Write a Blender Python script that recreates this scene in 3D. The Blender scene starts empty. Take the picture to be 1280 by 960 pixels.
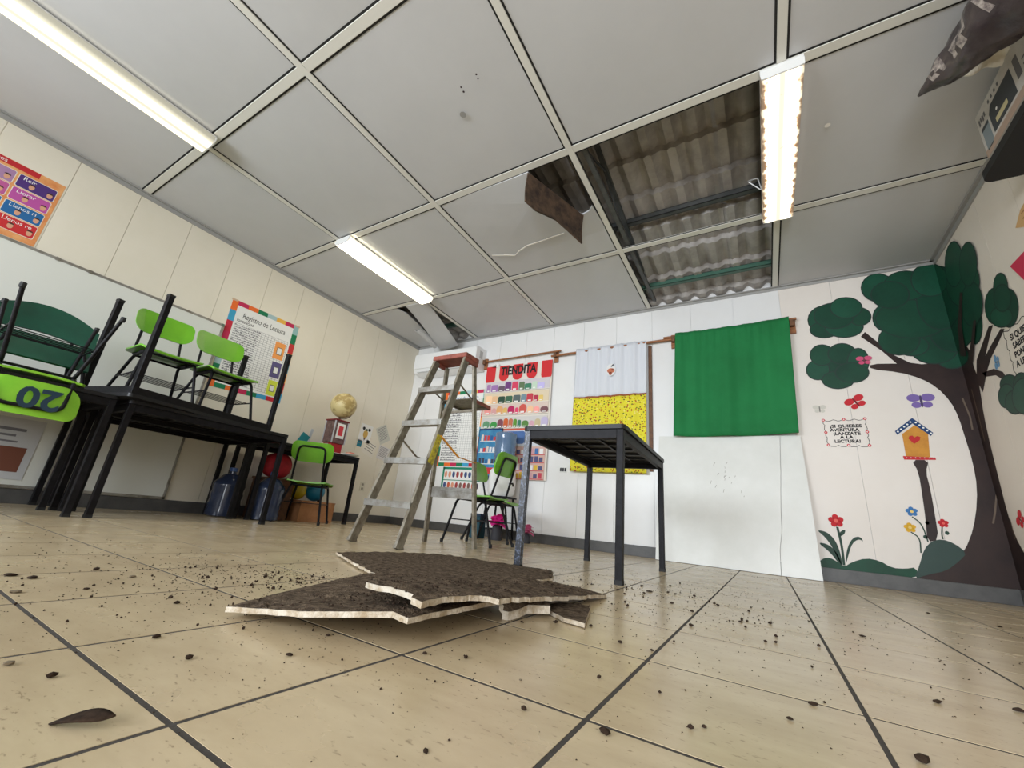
import bpy, bmesh, math, random
from mathutils import Matrix, Vector

random.seed(7)
sc = bpy.context.scene
COL = sc.collection
PI = math.pi

# ------------------------------------------------------------------ camera
cam_d = bpy.data.cameras.new('camera')
cam_d.sensor_width = 36.0
cam_d.lens = 510.69 / 1280.0 * 36.0
cam_d.clip_start = 0.02
cam = bpy.data.objects.new('camera', cam_d)
COL.objects.link(cam)
cam.matrix_world = Matrix(((0.859035, 0.080857, 0.505492, 0.0),
                           (0.503145, -0.315385, -0.804598, 0.0),
                           (0.094367, 0.945513, -0.311609, 0.2315),
                           (0, 0, 0, 1)))
sc.camera = cam

# ------------------------------------------------------------------ room size
XL, XR, D, H = -4.554, 1.438, 4.3586, 2.6915
YB = -2.904                       # rear wall, behind the camera
COLS = [XL, -3.4183, -2.1878, -0.9573, 0.2732, XR]
ROWS = [YB, -1.684, -0.464, 0.756, 1.976, 3.196, D]

# ------------------------------------------------------------------ world, daylight, exposure
world = bpy.data.worlds.new('world'); sc.world = world
world.use_nodes = True
world.node_tree.nodes['Background'].inputs[0].default_value = (0.80, 0.90, 1.0, 1)
world.node_tree.nodes['Background'].inputs[1].default_value = 1.0

def area(name, loc, rot, sx, sy, power, col, spread=180):
    l = bpy.data.lights.new(name, 'AREA'); l.shape = 'RECTANGLE'
    l.size = sx; l.size_y = sy; l.energy = power; l.color = col; l.spread = math.radians(spread)
    o = bpy.data.objects.new(name, l); COL.objects.link(o)
    o.location = loc; o.rotation_euler = rot
    return o
# daylight entering by the windows behind the camera
area('daylight_left_window', (XL + 0.03, -1.65, 1.55), (0, -PI/2+0.20, 0), 1.2, 1.6, 14, (0.86, 0.93, 1.0), 130)
area('daylight_rear_window', (-2.6, YB + 0.03, 1.55), (PI/2-0.04, 0, 0), 2.2, 1.2, 54, (0.86, 0.93, 1.0), 110)
area('daylight_rear_door', (0.55, YB + 0.03, 1.08), (PI/2-0.0, 0, 0), 0.9, 2.0, 40, (0.90, 0.95, 1.0), 110)

sc.view_settings.view_transform = 'Standard'
sc.view_settings.look = 'None'
sc.view_settings.gamma = 1.0
sc.view_settings.exposure = 0.74
try: sc.view_settings.use_curve_mapping = False
except Exception: pass
sc.cycles.use_denoising = True
sc.cycles.max_bounces = 8
sc.cycles.diffuse_bounces = 5
sc.cycles.glossy_bounces = 4
sc.cycles.caustics_reflective = False
sc.cycles.caustics_refractive = False

# ------------------------------------------------------------------ materials
def lin(c):
    return tuple((x/12.92 if x <= 0.04045 else ((x+0.055)/1.055)**2.4) for x in [v/255.0 for v in c[:3]]) + (1.0,)
MATS = {}
def mat(name, rgb, rough=0.5, metal=0.0, var=0.0, scale=8.0, rgb2=None, bump=0.0, bscale=40.0, emit=0.0, spec=0.5, alpha=1.0, trans=0.0, stretch=(1,1,1), coat=0.0, lo=0.4, hi=0.65):
    m = bpy.data.materials.new(name); m.use_nodes = True
    nt = m.node_tree; N = nt.nodes; L = nt.links; b = N['Principled BSDF']
    b.inputs['Roughness'].default_value = rough; b.inputs['Metallic'].default_value = metal
    b.inputs['Specular IOR Level'].default_value = spec
    b.inputs['Base Color'].default_value = lin(rgb)
    b.inputs['Coat Weight'].default_value = coat
    if trans: b.inputs['Transmission Weight'].default_value = trans
    if alpha < 1: b.inputs['Alpha'].default_value = alpha
    if emit:
        b.inputs['Emission Color'].default_value = lin(rgb); b.inputs['Emission Strength'].default_value = emit
    if rgb2 is not None or bump:
        tc = N.new('ShaderNodeTexCoord'); mp = N.new('ShaderNodeMapping'); mp.inputs['Scale'].default_value = stretch
        L.new(tc.outputs['Object'], mp.inputs['Vector'])
    if rgb2 is not None:
        n = N.new('ShaderNodeTexNoise'); n.inputs['Scale'].default_value = scale; n.inputs['Detail'].default_value = 6
        n.inputs['Roughness'].default_value = 0.65
        L.new(mp.outputs[0], n.inputs['Vector'])
        r = N.new('ShaderNodeValToRGB'); r.color_ramp.elements[0].position = lo; r.color_ramp.elements[1].position = hi
        r.color_ramp.elements[0].color = lin(rgb); r.color_ramp.elements[1].color = lin(rgb2)
        L.new(n.outputs['Fac'], r.inputs['Fac']); L.new(r.outputs['Color'], b.inputs['Base Color'])
    if bump:
        n2 = N.new('ShaderNodeTexNoise'); n2.inputs['Scale'].default_value = bscale; n2.inputs['Detail'].default_value = 4
        L.new(mp.outputs[0], n2.inputs['Vector'])
        bp = N.new('ShaderNodeBump'); bp.inputs['Strength'].default_value = bump; bp.inputs['Distance'].default_value = 0.01
        L.new(n2.outputs['Fac'], bp.inputs['Height']); L.new(bp.outputs['Normal'], b.inputs['Normal'])
    MATS[name] = m
    return m

def tile_material():
    m = bpy.data.materials.new('floor_tile'); m.use_nodes = True
    nt = m.node_tree; N = nt.nodes; L = nt.links; b = N['Principled BSDF']
    geo = N.new('ShaderNodeNewGeometry'); oi = N.new('ShaderNodeObjectInfo')
    mul = N.new('ShaderNodeVectorMath'); mul.operation = 'SCALE'; mul.inputs[0].default_value = (7.1, 3.3, 5.7)
    L.new(oi.outputs['Random'], mul.inputs['Scale'])
    add = N.new('ShaderNodeVectorMath'); L.new(geo.outputs['Position'], add.inputs[0]); L.new(mul.outputs[0], add.inputs[1])
    mp = N.new('ShaderNodeMapping'); mp.inputs['Scale'].default_value = (1.6, 4.2, 1.0); L.new(add.outputs[0], mp.inputs['Vector'])
    n1 = N.new('ShaderNodeTexNoise'); n1.inputs['Scale'].default_value = 2.6; n1.inputs['Detail'].default_value = 8; n1.inputs['Roughness'].default_value = 0.62
    L.new(mp.outputs[0], n1.inputs['Vector'])
    r1 = N.new('ShaderNodeValToRGB'); e = r1.color_ramp.elements
    e[0].position = 0.25; e[0].color = lin((180, 160, 128)); e[1].position = 0.75; e[1].color = lin((204, 186, 153))
    L.new(n1.outputs['Fac'], r1.inputs['Fac'])
    # travertine pits
    mp2 = N.new('ShaderNodeMapping'); mp2.inputs['Scale'].default_value = (1.0, 2.4, 1.0); L.new(add.outputs[0], mp2.inputs['Vector'])
    n2 = N.new('ShaderNodeTexNoise'); n2.inputs['Scale'].default_value = 75; n2.inputs['Detail'].default_value = 3
    L.new(mp2.outputs[0], n2.inputs['Vector'])
    r2 = N.new('ShaderNodeValToRGB'); e = r2.color_ramp.elements
    e[0].position = 0.26; e[0].color = (0.28, 0.25, 0.21, 1); e[1].position = 0.36; e[1].color = (1, 1, 1, 1)
    L.new(n2.outputs['Fac'], r2.inputs['Fac'])
    mx = N.new('ShaderNodeMix'); mx.data_type = 'RGBA'; mx.blend_type = 'MULTIPLY'; mx.inputs['Factor'].default_value = 0.55
    L.new(r1.outputs['Color'], mx.inputs['A']); L.new(r2.outputs['Color'], mx.inputs['B'])
    L.new(mx.outputs['Result'], b.inputs['Base Color'])
    n3 = N.new('ShaderNodeTexNoise'); n3.inputs['Scale'].default_value = 5; n3.inputs['Detail'].default_value = 5
    L.new(geo.outputs['Position'], n3.inputs['Vector'])
    mr = N.new('ShaderNodeMapRange'); mr.inputs['To Min'].default_value = 0.13; mr.inputs['To Max'].default_value = 0.36
    L.new(n3.outputs['Fac'], mr.inputs['Value']); L.new(mr.outputs[0], b.inputs['Roughness'])
    bp = N.new('ShaderNodeBump'); bp.inputs['Strength'].default_value = 0.08; bp.inputs['Distance'].default_value = 0.004
    L.new(n1.outputs['Fac'], bp.inputs['Height']); L.new(bp.outputs['Normal'], b.inputs['Normal'])
    return m

def dots_material(name, base, dots, scale, thr=0.28, rough=0.85):
    m = bpy.data.materials.new(name); m.use_nodes = True
    nt = m.node_tree; N = nt.nodes; L = nt.links; b = N['Principled BSDF']; b.inputs['Roughness'].default_value = rough
    tc = N.new('ShaderNodeTexCoord'); v = N.new('ShaderNodeTexVoronoi'); v.inputs['Scale'].default_value = scale
    L.new(tc.outputs['Object'], v.inputs['Vector'])
    sep = N.new('ShaderNodeSeparateColor'); L.new(v.outputs['Color'], sep.inputs[0])
    r = N.new('ShaderNodeValToRGB'); r.color_ramp.interpolation = 'CONSTANT'
    el = r.color_ramp.elements
    el[0].position = 0.0; el[0].color = lin(dots[0])
    el[1].position = 1.0/len(dots); el[1].color = lin(dots[1])
    for k in range(2, len(dots)):
        x = el.new(k/len(dots)); x.color = lin(dots[k])
    L.new(sep.outputs[0], r.inputs['Fac'])
    c = N.new('ShaderNodeMath'); c.operation = 'LESS_THAN'; c.inputs[1].default_value = thr
    L.new(v.outputs['Distance'], c.inputs[0])
    mx = N.new('ShaderNodeMix'); mx.data_type = 'RGBA'; mx.inputs['A'].default_value = lin(base)
    L.new(c.outputs[0], mx.inputs['Factor']); L.new(r.outputs['Color'], mx.inputs['B'])
    L.new(mx.outputs['Result'], b.inputs['Base Color'])
    return m

def lamp_material(name, strength, rust):
    """glowing prismatic diffuser over two tubes; brightness varies across its width, rust stains on the rim"""
    m = bpy.data.materials.new(name); m.use_nodes = True
    nt = m.node_tree; N = nt.nodes; L = nt.links; b = N['Principled BSDF']; b.inputs['Roughness'].default_value = 0.4
    tc = N.new('ShaderNodeTexCoord'); sp = N.new('ShaderNodeSeparateXYZ'); L.new(tc.outputs['Object'], sp.inputs[0])
    ab = N.new('ShaderNodeMath'); ab.operation = 'ABSOLUTE'; L.new(sp.outputs['X'], ab.inputs[0])
    r = N.new('ShaderNodeValToRGB'); nm = N.new('ShaderNodeMath'); nm.operation = 'MULTIPLY'; nm.inputs[1].default_value = 1/0.12
    L.new(ab.outputs[0], nm.inputs[0]); L.new(nm.outputs[0], r.inputs['Fac'])
    el = r.color_ramp.elements; el[0].position = 0.0; el[0].color = (0.28,)*3+(1,); el[1].position = 1.0; el[1].color = (0.09,)*3+(1,)
    for q_, v_ in ((0.08, 0.30), (0.26, 1.0), (0.58, 1.0), (0.72, 0.35), (0.86, 0.12)):
        x_ = el.new(q_); x_.color = (v_,)*3+(1,)
    col = (255, 245, 214)
    b.inputs['Base Color'].default_value = lin((150, 150, 142)); b.inputs['Emission Color'].default_value = lin(col)
    st = N.new('ShaderNodeMath'); st.operation = 'MULTIPLY'; st.inputs[1].default_value = strength
    L.new(r.outputs[0], st.inputs[0])
    if rust:
        n = N.new('ShaderNodeTexNoise'); n.inputs['Scale'].default_value = 22; n.inputs['Detail'].default_value = 6
        L.new(tc.outputs['Object'], n.inputs['Vector'])
        ed = N.new('ShaderNodeMapRange'); ed.inputs['From Min'].default_value = 0.055; ed.inputs['From Max'].default_value = 0.10
        L.new(ab.outputs[0], ed.inputs['Value'])
        ad = N.new('ShaderNodeMath'); ad.operation = 'MULTIPLY_ADD'; ad.inputs[1].default_value = 0.36
        L.new(ed.outputs[0], ad.inputs[0]); L.new(n.outputs['Fac'], ad.inputs[2])
        th = N.new('ShaderNodeMapRange'); th.inputs['From Min'].default_value = 0.68; th.inputs['From Max'].default_value = 0.84
        L.new(ad.outputs[0], th.inputs['Value'])
        mx = N.new('ShaderNodeMix'); mx.data_type = 'RGBA'; mx.inputs['A'].default_value = lin(col); mx.inputs['B'].default_value = lin((214, 130, 40))
        L.new(th.outputs[0], mx.inputs['Factor']); L.new(mx.outputs['Result'], b.inputs['Emission Color'])
        s2 = N.new('ShaderNodeMapRange'); s2.inputs['To Min'].default_value = 1.0; s2.inputs['To Max'].default_value = 0.22
        L.new(th.outputs[0], s2.inputs['Value'])
        m2 = N.new('ShaderNodeMath'); m2.operation = 'MULTIPLY'; L.new(st.outputs[0], m2.inputs[0]); L.new(s2.outputs[0], m2.inputs[1])
        L.new(m2.outputs[0], b.inputs['Emission Strength'])
    else:
        L.new(st.outputs[0], b.inputs['Emission Strength'])
    return m

M_tile = tile_material()
M_grout = mat('grout', (62, 57, 52), 0.9, bump=0.2, bscale=120)
M_wall = mat('wall_paint_white', (232, 232, 232), 0.32, rgb2=(229, 228, 227), scale=2.0, spec=0.4)
M_wall_cream = mat('wall_paint_cream', (231, 224, 208), 0.35, rgb2=(227, 220, 203), scale=2.0, spec=0.4)
M_wallR = mat('wall_paint_right', (230, 221, 209), 0.4, rgb2=(226, 216, 204), scale=2.0, spec=0.4)
M_wall_mural = mat('wall_paint_mural', (229, 222, 215), 0.4, rgb2=(226, 218, 210), scale=2.0, spec=0.4)
M_base = mat('baseboard_grey', (84, 83, 82), 0.45, rgb2=(70, 69, 69), scale=9)
M_ceil = mat('ceiling_panel', (198, 198, 199), 0.5, rgb2=(193, 193, 194), scale=2.5, lo=0.3, hi=0.7)
M_bar = mat('ceiling_bar', (218, 216, 208), 0.4)
M_trim = mat('ceiling_trim', (160, 159, 157), 0.4)
M_dark_strip = mat('ceiling_dark_strip', (34, 33, 31), 0.9)  # near-black strips that form the dark lines along both sides of each bar
M_panel_back = mat('panel_back_brown', (88, 68, 52), 0.95, rgb2=(44, 33, 26), scale=14, bump=0.5, bscale=60)
M_dirt = mat('panel_dirt', (112, 97, 81), 0.98, rgb2=(62, 51, 42), scale=55, bump=0.7, bscale=260, spec=0.1, lo=0.38, hi=0.62)
M_edge = mat('panel_edge', (204, 194, 178), 0.9, rgb2=(160, 142, 116), scale=30, bump=0.5, bscale=120)
M_crumb = mat('dirt_crumb', (40, 31, 25), 0.95, rgb2=(66, 52, 42), scale=60, spec=0.1)
M_crumb2 = mat('grey_crumb', (128, 116, 98), 0.95, rgb2=(98, 86, 70), scale=60, spec=0.1)
M_roof = mat('roof_sheet', (176, 171, 166), 0.6, rgb2=(150, 145, 141), scale=6, bump=0.2, bscale=30)
M_steel = mat('roof_steel', (78, 80, 80), 0.5, rgb2=(58, 60, 60), scale=10)
M_steel_green = mat('roof_steel_green', (62, 98, 84), 0.45)
M_black = mat('black_frame', (12, 11, 14), 0.5, spec=0.18, rgb2=(26, 24, 28), scale=30, bump=0.08, bscale=200)
M_black_glare = mat('black_glare', (30, 32, 40), 0.28, rgb2=(120, 132, 158), scale=70, bump=0.15, bscale=200, lo=0.5, hi=0.72)  # pale bluish flecks put the daylight glare into the black colour
M_tabletop = mat('tabletop_black', (20, 19, 22), 0.45, spec=0.35, bump=0.05, bscale=300)
M_lime = mat('lime_plastic', (112, 178, 36), 0.35, rgb2=(98, 166, 30), scale=4)
M_lime2 = mat('lime_plastic_yellowish', (140, 200, 50), 0.4, rgb2=(120, 186, 40), scale=4)
M_dgreen = mat('dark_green_plastic', (8, 76, 56), 0.42, rgb2=(6, 62, 46), scale=4)
M_navy = mat('navy_paint', (14, 44, 62), 0.7)
M_rubber = mat('black_rubber', (18, 18, 18), 0.7)
M_alu = mat('aluminium', (168, 166, 162), 0.42, metal=0.75, rgb2=(132, 126, 116), scale=12, bump=0.12, bscale=60)
M_alu_dirty = mat('aluminium_dirty', (150, 143, 130), 0.5, metal=0.6, rgb2=(108, 98, 84), scale=18, bump=0.15, bscale=60)
M_redcap = mat('ladder_red', (150, 80, 66), 0.6, rgb2=(118, 62, 52), scale=20)
M_orange = mat('orange_sticker', (226, 150, 40), 0.6)
M_yellow_lbl = mat('yellow_sticker', (206, 190, 50), 0.6, rgb2=(120, 110, 60), scale=60)
M_white = mat('white_plastic', (236, 237, 238), 0.3)
M_white_board = mat('white_board', (226, 227, 224), 0.35, rgb2=(214, 215, 210), scale=3, lo=0.3, hi=0.7)
M_paper = mat('paper_white', (236, 236, 234), 0.8)
M_paper_w = mat('paper_warm', (232, 226, 214), 0.8)
M_ink = mat('ink_black', (24, 22, 26), 0.8)
M_pencil = mat('ink_grey', (120, 118, 124), 0.85)
M_wood = mat('wood_orange', (160, 104, 62), 0.55, rgb2=(126, 76, 44), scale=20, stretch=(1, 1, 8))
M_wood_d = mat('wood_dark', (112, 74, 46), 0.6, rgb2=(86, 54, 34), scale=20)
M_gcurtain = mat('green_cloth', (20, 118, 62), 0.85, rgb2=(15, 108, 55), scale=3, bump=0.1, bscale=400)
M_wcurtain = mat('white_cloth', (214, 217, 224), 0.9, bump=0.1, bscale=300)
M_ycurtain = dots_material('yellow_flower_cloth', (224, 212, 52), [(168, 60, 40), (90, 110, 40), (232, 220, 120), (120, 90, 30), (190, 120, 40)], 42, 0.36)
M_seam = mat('brown_trim', (150, 84, 50), 0.8)
M_lamp = lamp_material('lamp_glow', 1.5, False)
M_lamp2 = lamp_material('lamp_glow_strong', 9.5, False)
M_lamp_rust = lamp_material('lamp_glow_rusty', 2.1, True)
M_lamp_body = mat('lamp_body', (224, 224, 222), 0.4)
M_wboard = mat('whiteboard', (222, 223, 216), 0.18)
C = {}
def colr(r, g, b, rough=0.7):
    k = (r, g, b, rough)
    if k not in C: C[k] = mat('colour_%d_%d_%d' % (r, g, b), (r, g, b), rough)
    return C[k]

# ------------------------------------------------------------------ helpers
def link(name, me, parent=None, m=None, smooth=False):
    o = bpy.data.objects.new(name, me); COL.objects.link(o)
    if m is not None:
        me.materials.clear(); me.materials.append(m)
    if smooth:
        for p in me.polygons: p.use_smooth = True
    if parent is not None: o.parent = parent
    return o
def tag(o, label=None, cat=None, group=None, kind=None):
    if label: o['label'] = label
    if cat: o['category'] = cat
    if group: o['group'] = group
    if kind: o['kind'] = kind
    return o
def thing(name, label, cat, loc=(0, 0, 0), rotz=0.0, group=None, mw=None):
    o = bpy.data.objects.new(name, None); COL.objects.link(o); o.empty_display_size = 0.1
    if mw is not None: o.matrix_world = mw
    else:
        o.location = loc; o.rotation_euler = (0, 0, rotz)
    return tag(o, label, cat, group)
class B:
    """collects shapes into one mesh"""
    def __init__(s): s.bm = bmesh.new()
    def box(s, lo, hi, bevel=0.0, mw=None):
        vs = [s.bm.verts.new((x, y, z)) for x in (lo[0], hi[0]) for y in (lo[1], hi[1]) for z in (lo[2], hi[2])]
        fs = [(0, 1, 3, 2), (4, 6, 7, 5), (0, 4, 5, 1), (2, 3, 7, 6), (0, 2, 6, 4), (1, 5, 7, 3)]
        F = [s.bm.faces.new([vs[i] for i in f]) for f in fs]
        if bevel:
            es = list({e for f in F for e in f.edges})
            r = bmesh.ops.bevel(s.bm, geom=es, offset=bevel, segments=2, affect='EDGES', profile=0.5)
            vs = list({v for f in r['faces'] for v in f.verts} | {v for v in vs if v.is_valid})
        if mw is not None:
            for v in vs: v.co = mw @ v.co
        return s
    def beam(s, a, b, w, d, up=(0, 0, 1), bevel=0.0):
        a = Vector(a); b = Vector(b); z = (b-a); L = z.length; z.normalize()
        u = Vector(up)
        if abs(z.dot(u)) > 0.98: u = Vector((0, 1, 0))
        x = u.cross(z).normalized(); y = z.cross(x)
        m = Matrix(((x.x, y.x, z.x, a.x), (x.y, y.y, z.y, a.y), (x.z, y.z, z.z, a.z), (0, 0, 0, 1)))
        return s.box((-w/2, -d/2, 0), (w/2, d/2, L), bevel, m)
    def tube(s, pts, r, n=8, bend=0.0, closed=False):
        P = [Vector(p) for p in pts]
        if bend:
            Q = []
            for i, p in enumerate(P):
                if not closed and i in (0, len(P)-1): Q.append(p); continue
                a = P[i-1]; c = P[(i+1) % len(P)]
                da = min(bend, (a-p).length*0.48); dc = min(bend, (c-p).length*0.48)
                q0 = p+(a-p).normalized()*da; q1 = p+(c-p).normalized()*dc
                for k in range(6):
                    t = k/5; Q.append(q0*(1-t)**2+p*2*t*(1-t)+q1*t*t)
            P = Q
        rings = []; prev = None; m = len(P)
        for i, p in enumerate(P):
            if closed: t = (P[(i+1) % m]-P[i-1])
            else: t = P[min(i+1, m-1)]-P[max(i-1, 0)]
            t.normalize()
            if prev is None:
                up = Vector((0, 0, 1)) if abs(t.z) < 0.9 else Vector((1, 0, 0))
                x = up.cross(t).normalized()
            else:
                x = (prev-t*prev.dot(t)).normalized()
            prev = x; y = t.cross(x)
            rings.append([s.bm.verts.new(p+x*r*math.cos(2*PI*k/n)+y*r*math.sin(2*PI*k/n)) for k in range(n)])
        for i in range(m-1 if not closed else m):
            A = rings[i]; Bq = rings[(i+1) % m]
            for k in range(n): s.bm.faces.new((A[k], A[(k+1) % n], Bq[(k+1) % n], Bq[k]))
        if not closed:
            s.bm.faces.new(rings[0][::-1]); s.bm.faces.new(rings[-1])
        return s
    def lathe(s, prof, n=24, mw=None):
        vs = []
        rings = []
        for r, z in prof:
            ring = [s.bm.verts.new((r*math.cos(2*PI*k/n), r*math.sin(2*PI*k/n), z)) for k in range(n)]
            rings.append(ring); vs += ring
        for i in range(len(rings)-1):
            for k in range(n): s.bm.faces.new((rings[i][k], rings[i][(k+1) % n], rings[i+1][(k+1) % n], rings[i+1][k]))
        s.bm.faces.new(rings[0][::-1]); s.bm.faces.new(rings[-1])
        if mw is not None:
            for v in vs: v.co = mw @ v.co
        return s
    def prism(s, pts, z0, z1, mw=None):
        lo = [s.bm.verts.new((p[0], p[1], z0)) for p in pts]
        hi = [s.bm.verts.new((p[0], p[1], z1)) for p in pts]
        n = len(pts)
        s.bm.faces.new(hi); s.bm.faces.new(lo[::-1])
        for k in range(n): s.bm.faces.new((lo[k], lo[(k+1) % n], hi[(k+1) % n], hi[k]))
        if mw is not None:
            for v in lo+hi: v.co = mw @ v.co
        return s
    def grid(s, f, nu, nv, th=0.0):
        """surface f(u, v) -> point, u, v in 0..1, given a thickness along its normal"""
        V = [[Vector(f(i/nu, j/nv)) for j in range(nv+1)] for i in range(nu+1)]
        A = [[s.bm.verts.new(p) for p in row] for row in V]
        for i in range(nu):
            for j in range(nv): s.bm.faces.new((A[i][j], A[i+1][j], A[i+1][j+1], A[i][j+1]))
        if th:
            Bq = []
            for i in range(nu+1):
                row = []
                for j in range(nv+1):
                    du = V[min(i+1, nu)][j]-V[max(i-1, 0)][j]; dv = V[i][min(j+1, nv)]-V[i][max(j-1, 0)]
                    nn = du.cross(dv).normalized()
                    row.append(s.bm.verts.new(V[i][j]-nn*th))
                Bq.append(row)
            for i in range(nu):
                for j in range(nv): s.bm.faces.new((Bq[i][j], Bq[i][j+1], Bq[i+1][j+1], Bq[i+1][j]))
            for i in range(nu):
                s.bm.faces.new((A[i+1][0], A[i][0], Bq[i][0], Bq[i+1][0])); s.bm.faces.new((A[i][nv], A[i+1][nv], Bq[i+1][nv], Bq[i][nv]))
            for j in range(nv):
                s.bm.faces.new((A[0][j], A[0][j+1], Bq[0][j+1], Bq[0][j])); s.bm.faces.new((A[nu][j+1], A[nu][j], Bq[nu][j], Bq[nu][j+1]))
        return s
    def mesh(s, name):
        bmesh.ops.recalc_face_normals(s.bm, faces=s.bm.faces[:])
        me = bpy.data.meshes.new(name); s.bm.to_mesh(me); s.bm.free(); return me
    def obj(s, name, m, parent=None, smooth=False, sharp=None):
        o = link(name, s.mesh(name), parent, m, smooth)
        if smooth and sharp is not None:
            try: o.data.set_sharp_from_angle(angle=math.radians(sharp))
            except Exception: pass
        return o
def copy_tree(o, parent=None):
    c = o.copy(); COL.objects.link(c); c.parent = parent
    for ch in list(o.children): copy_tree(ch, c)
    return c
def struct(o): o['kind'] = 'structure'; return o
def text(parent, name, body, size, m, loc, width=None, shear=0.0, lift=0.0006, align='LEFT', rot=0.0, bold=0.0):
    cu = bpy.data.curves.new(name, 'FONT'); cu.body = body; cu.size = size; cu.align_x = align; cu.shear = shear
    cu.resolution_u = 3; cu.extrude = 0.0002; cu.offset = bold
    to = bpy.data.objects.new(name, cu)
    me = bpy.data.meshes.new_from_object(to)
    bpy.data.objects.remove(to); bpy.data.curves.remove(cu)
    if width:
        xs = [v.co.x for v in me.vertices]
        if xs:
            w = max(xs)-min(xs); k = width/max(w, 1e-6)
            for v in me.vertices: v.co.x *= k
    o = link(name, me, parent, m)
    o.location = (loc[0], loc[1], lift if len(loc) < 3 else loc[2]); o.rotation_euler = (0, 0, rot)
    return o
# wall frames: local x to the right, y up, z out of the wall into the room
def wall_back(s, z, off=0.0): return Matrix(((1, 0, 0, s), (0, 0, -1, D-off), (0, 1, 0, z), (0, 0, 0, 1)))
def wall_left(s, z, off=0.0): return Matrix(((0, 0, 1, XL+off), (1, 0, 0, s), (0, 1, 0, z), (0, 0, 0, 1)))
def wall_right(s, z, off=0.0): return Matrix(((0, 0, -1, XR-off), (-1, 0, 0, s), (0, 1, 0, z), (0, 0, 0, 1)))
def rects(name, parent, rs, m, z0, th=0.0004):
    b = B()
    for x0, y0, x1, y1 in rs: b.box((x0, y0, z0), (x1, y1, z0+th))
    return b.obj(name, m, parent)
def rr(w, h, r, n=5, cx=0, cy=0):
    """rounded rectangle outline; r may hold four corner radii (br, tr, tl, bl)"""
    if not isinstance(r, (tuple, list)): r = (r,)*4
    P = []
    for (sx, sy, a0), q in zip(((1, -1, -90), (1, 1, 0), (-1, 1, 90), (-1, -1, 180)), r):
        for k in range(n+1):
            a = math.radians(a0+90*k/n)
            P.append((cx+sx*(w/2-q)+q*math.cos(a), cy+sy*(h/2-q)+q*math.sin(a)))
    return P
TRUNK = [(0.894,0.088),(0.977,0.135),(1.076,0.167),(1.162,0.247),(1.249,0.397),(1.309,0.566),(1.352,0.765),(1.363,0.954),(1.355,1.136),(1.348,1.302),(1.325,1.429),(1.268,1.55),(1.187,1.632),(1.07,1.697),(0.884,1.745),(0.89,1.793),(1.082,1.775),(1.237,1.746),(1.302,1.781),(1.376,1.807),(1.508,1.874),(1.647,1.781),(1.623,1.66),(1.648,1.539),(1.619,1.424),(1.577,1.268),(1.554,1.037),(1.544,0.812),(1.534,0.597),(1.554,0.441),(1.61,0.336),(1.673,0.271),(1.598,0.091),(1.473,0.102),(1.263,0.096),(1.064,0.092)]
BRANCHES = [[(0.863,2.056),(0.897,2.098),(0.97,1.986),(1.056,1.854),(1.144,1.775),(1.237,1.746),(1.148,1.721),(1.068,1.765),(0.985,1.901)],[(1.617,1.534),(1.698,1.663),(1.857,1.74),(1.987,1.801),(2.045,1.785),(1.954,1.728),(1.835,1.64),(1.961,1.679),(2.119,1.721),(2.163,1.7),(2.034,1.648),(1.9,1.599),(1.798,1.538),(1.661,1.426)],[(1.726,1.552),(1.895,1.521),(1.996,1.461),(2.026,1.399),(1.961,1.422),(1.897,1.473),(1.755,1.511)],[(1.488,1.779),(1.566,1.987),(1.756,2.204),(1.788,2.179),(1.637,1.971),(1.583,1.741)],[(1.606,1.716),(1.721,1.815),(1.835,1.925),(1.867,1.909),(1.751,1.77),(1.647,1.651)]]
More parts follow.
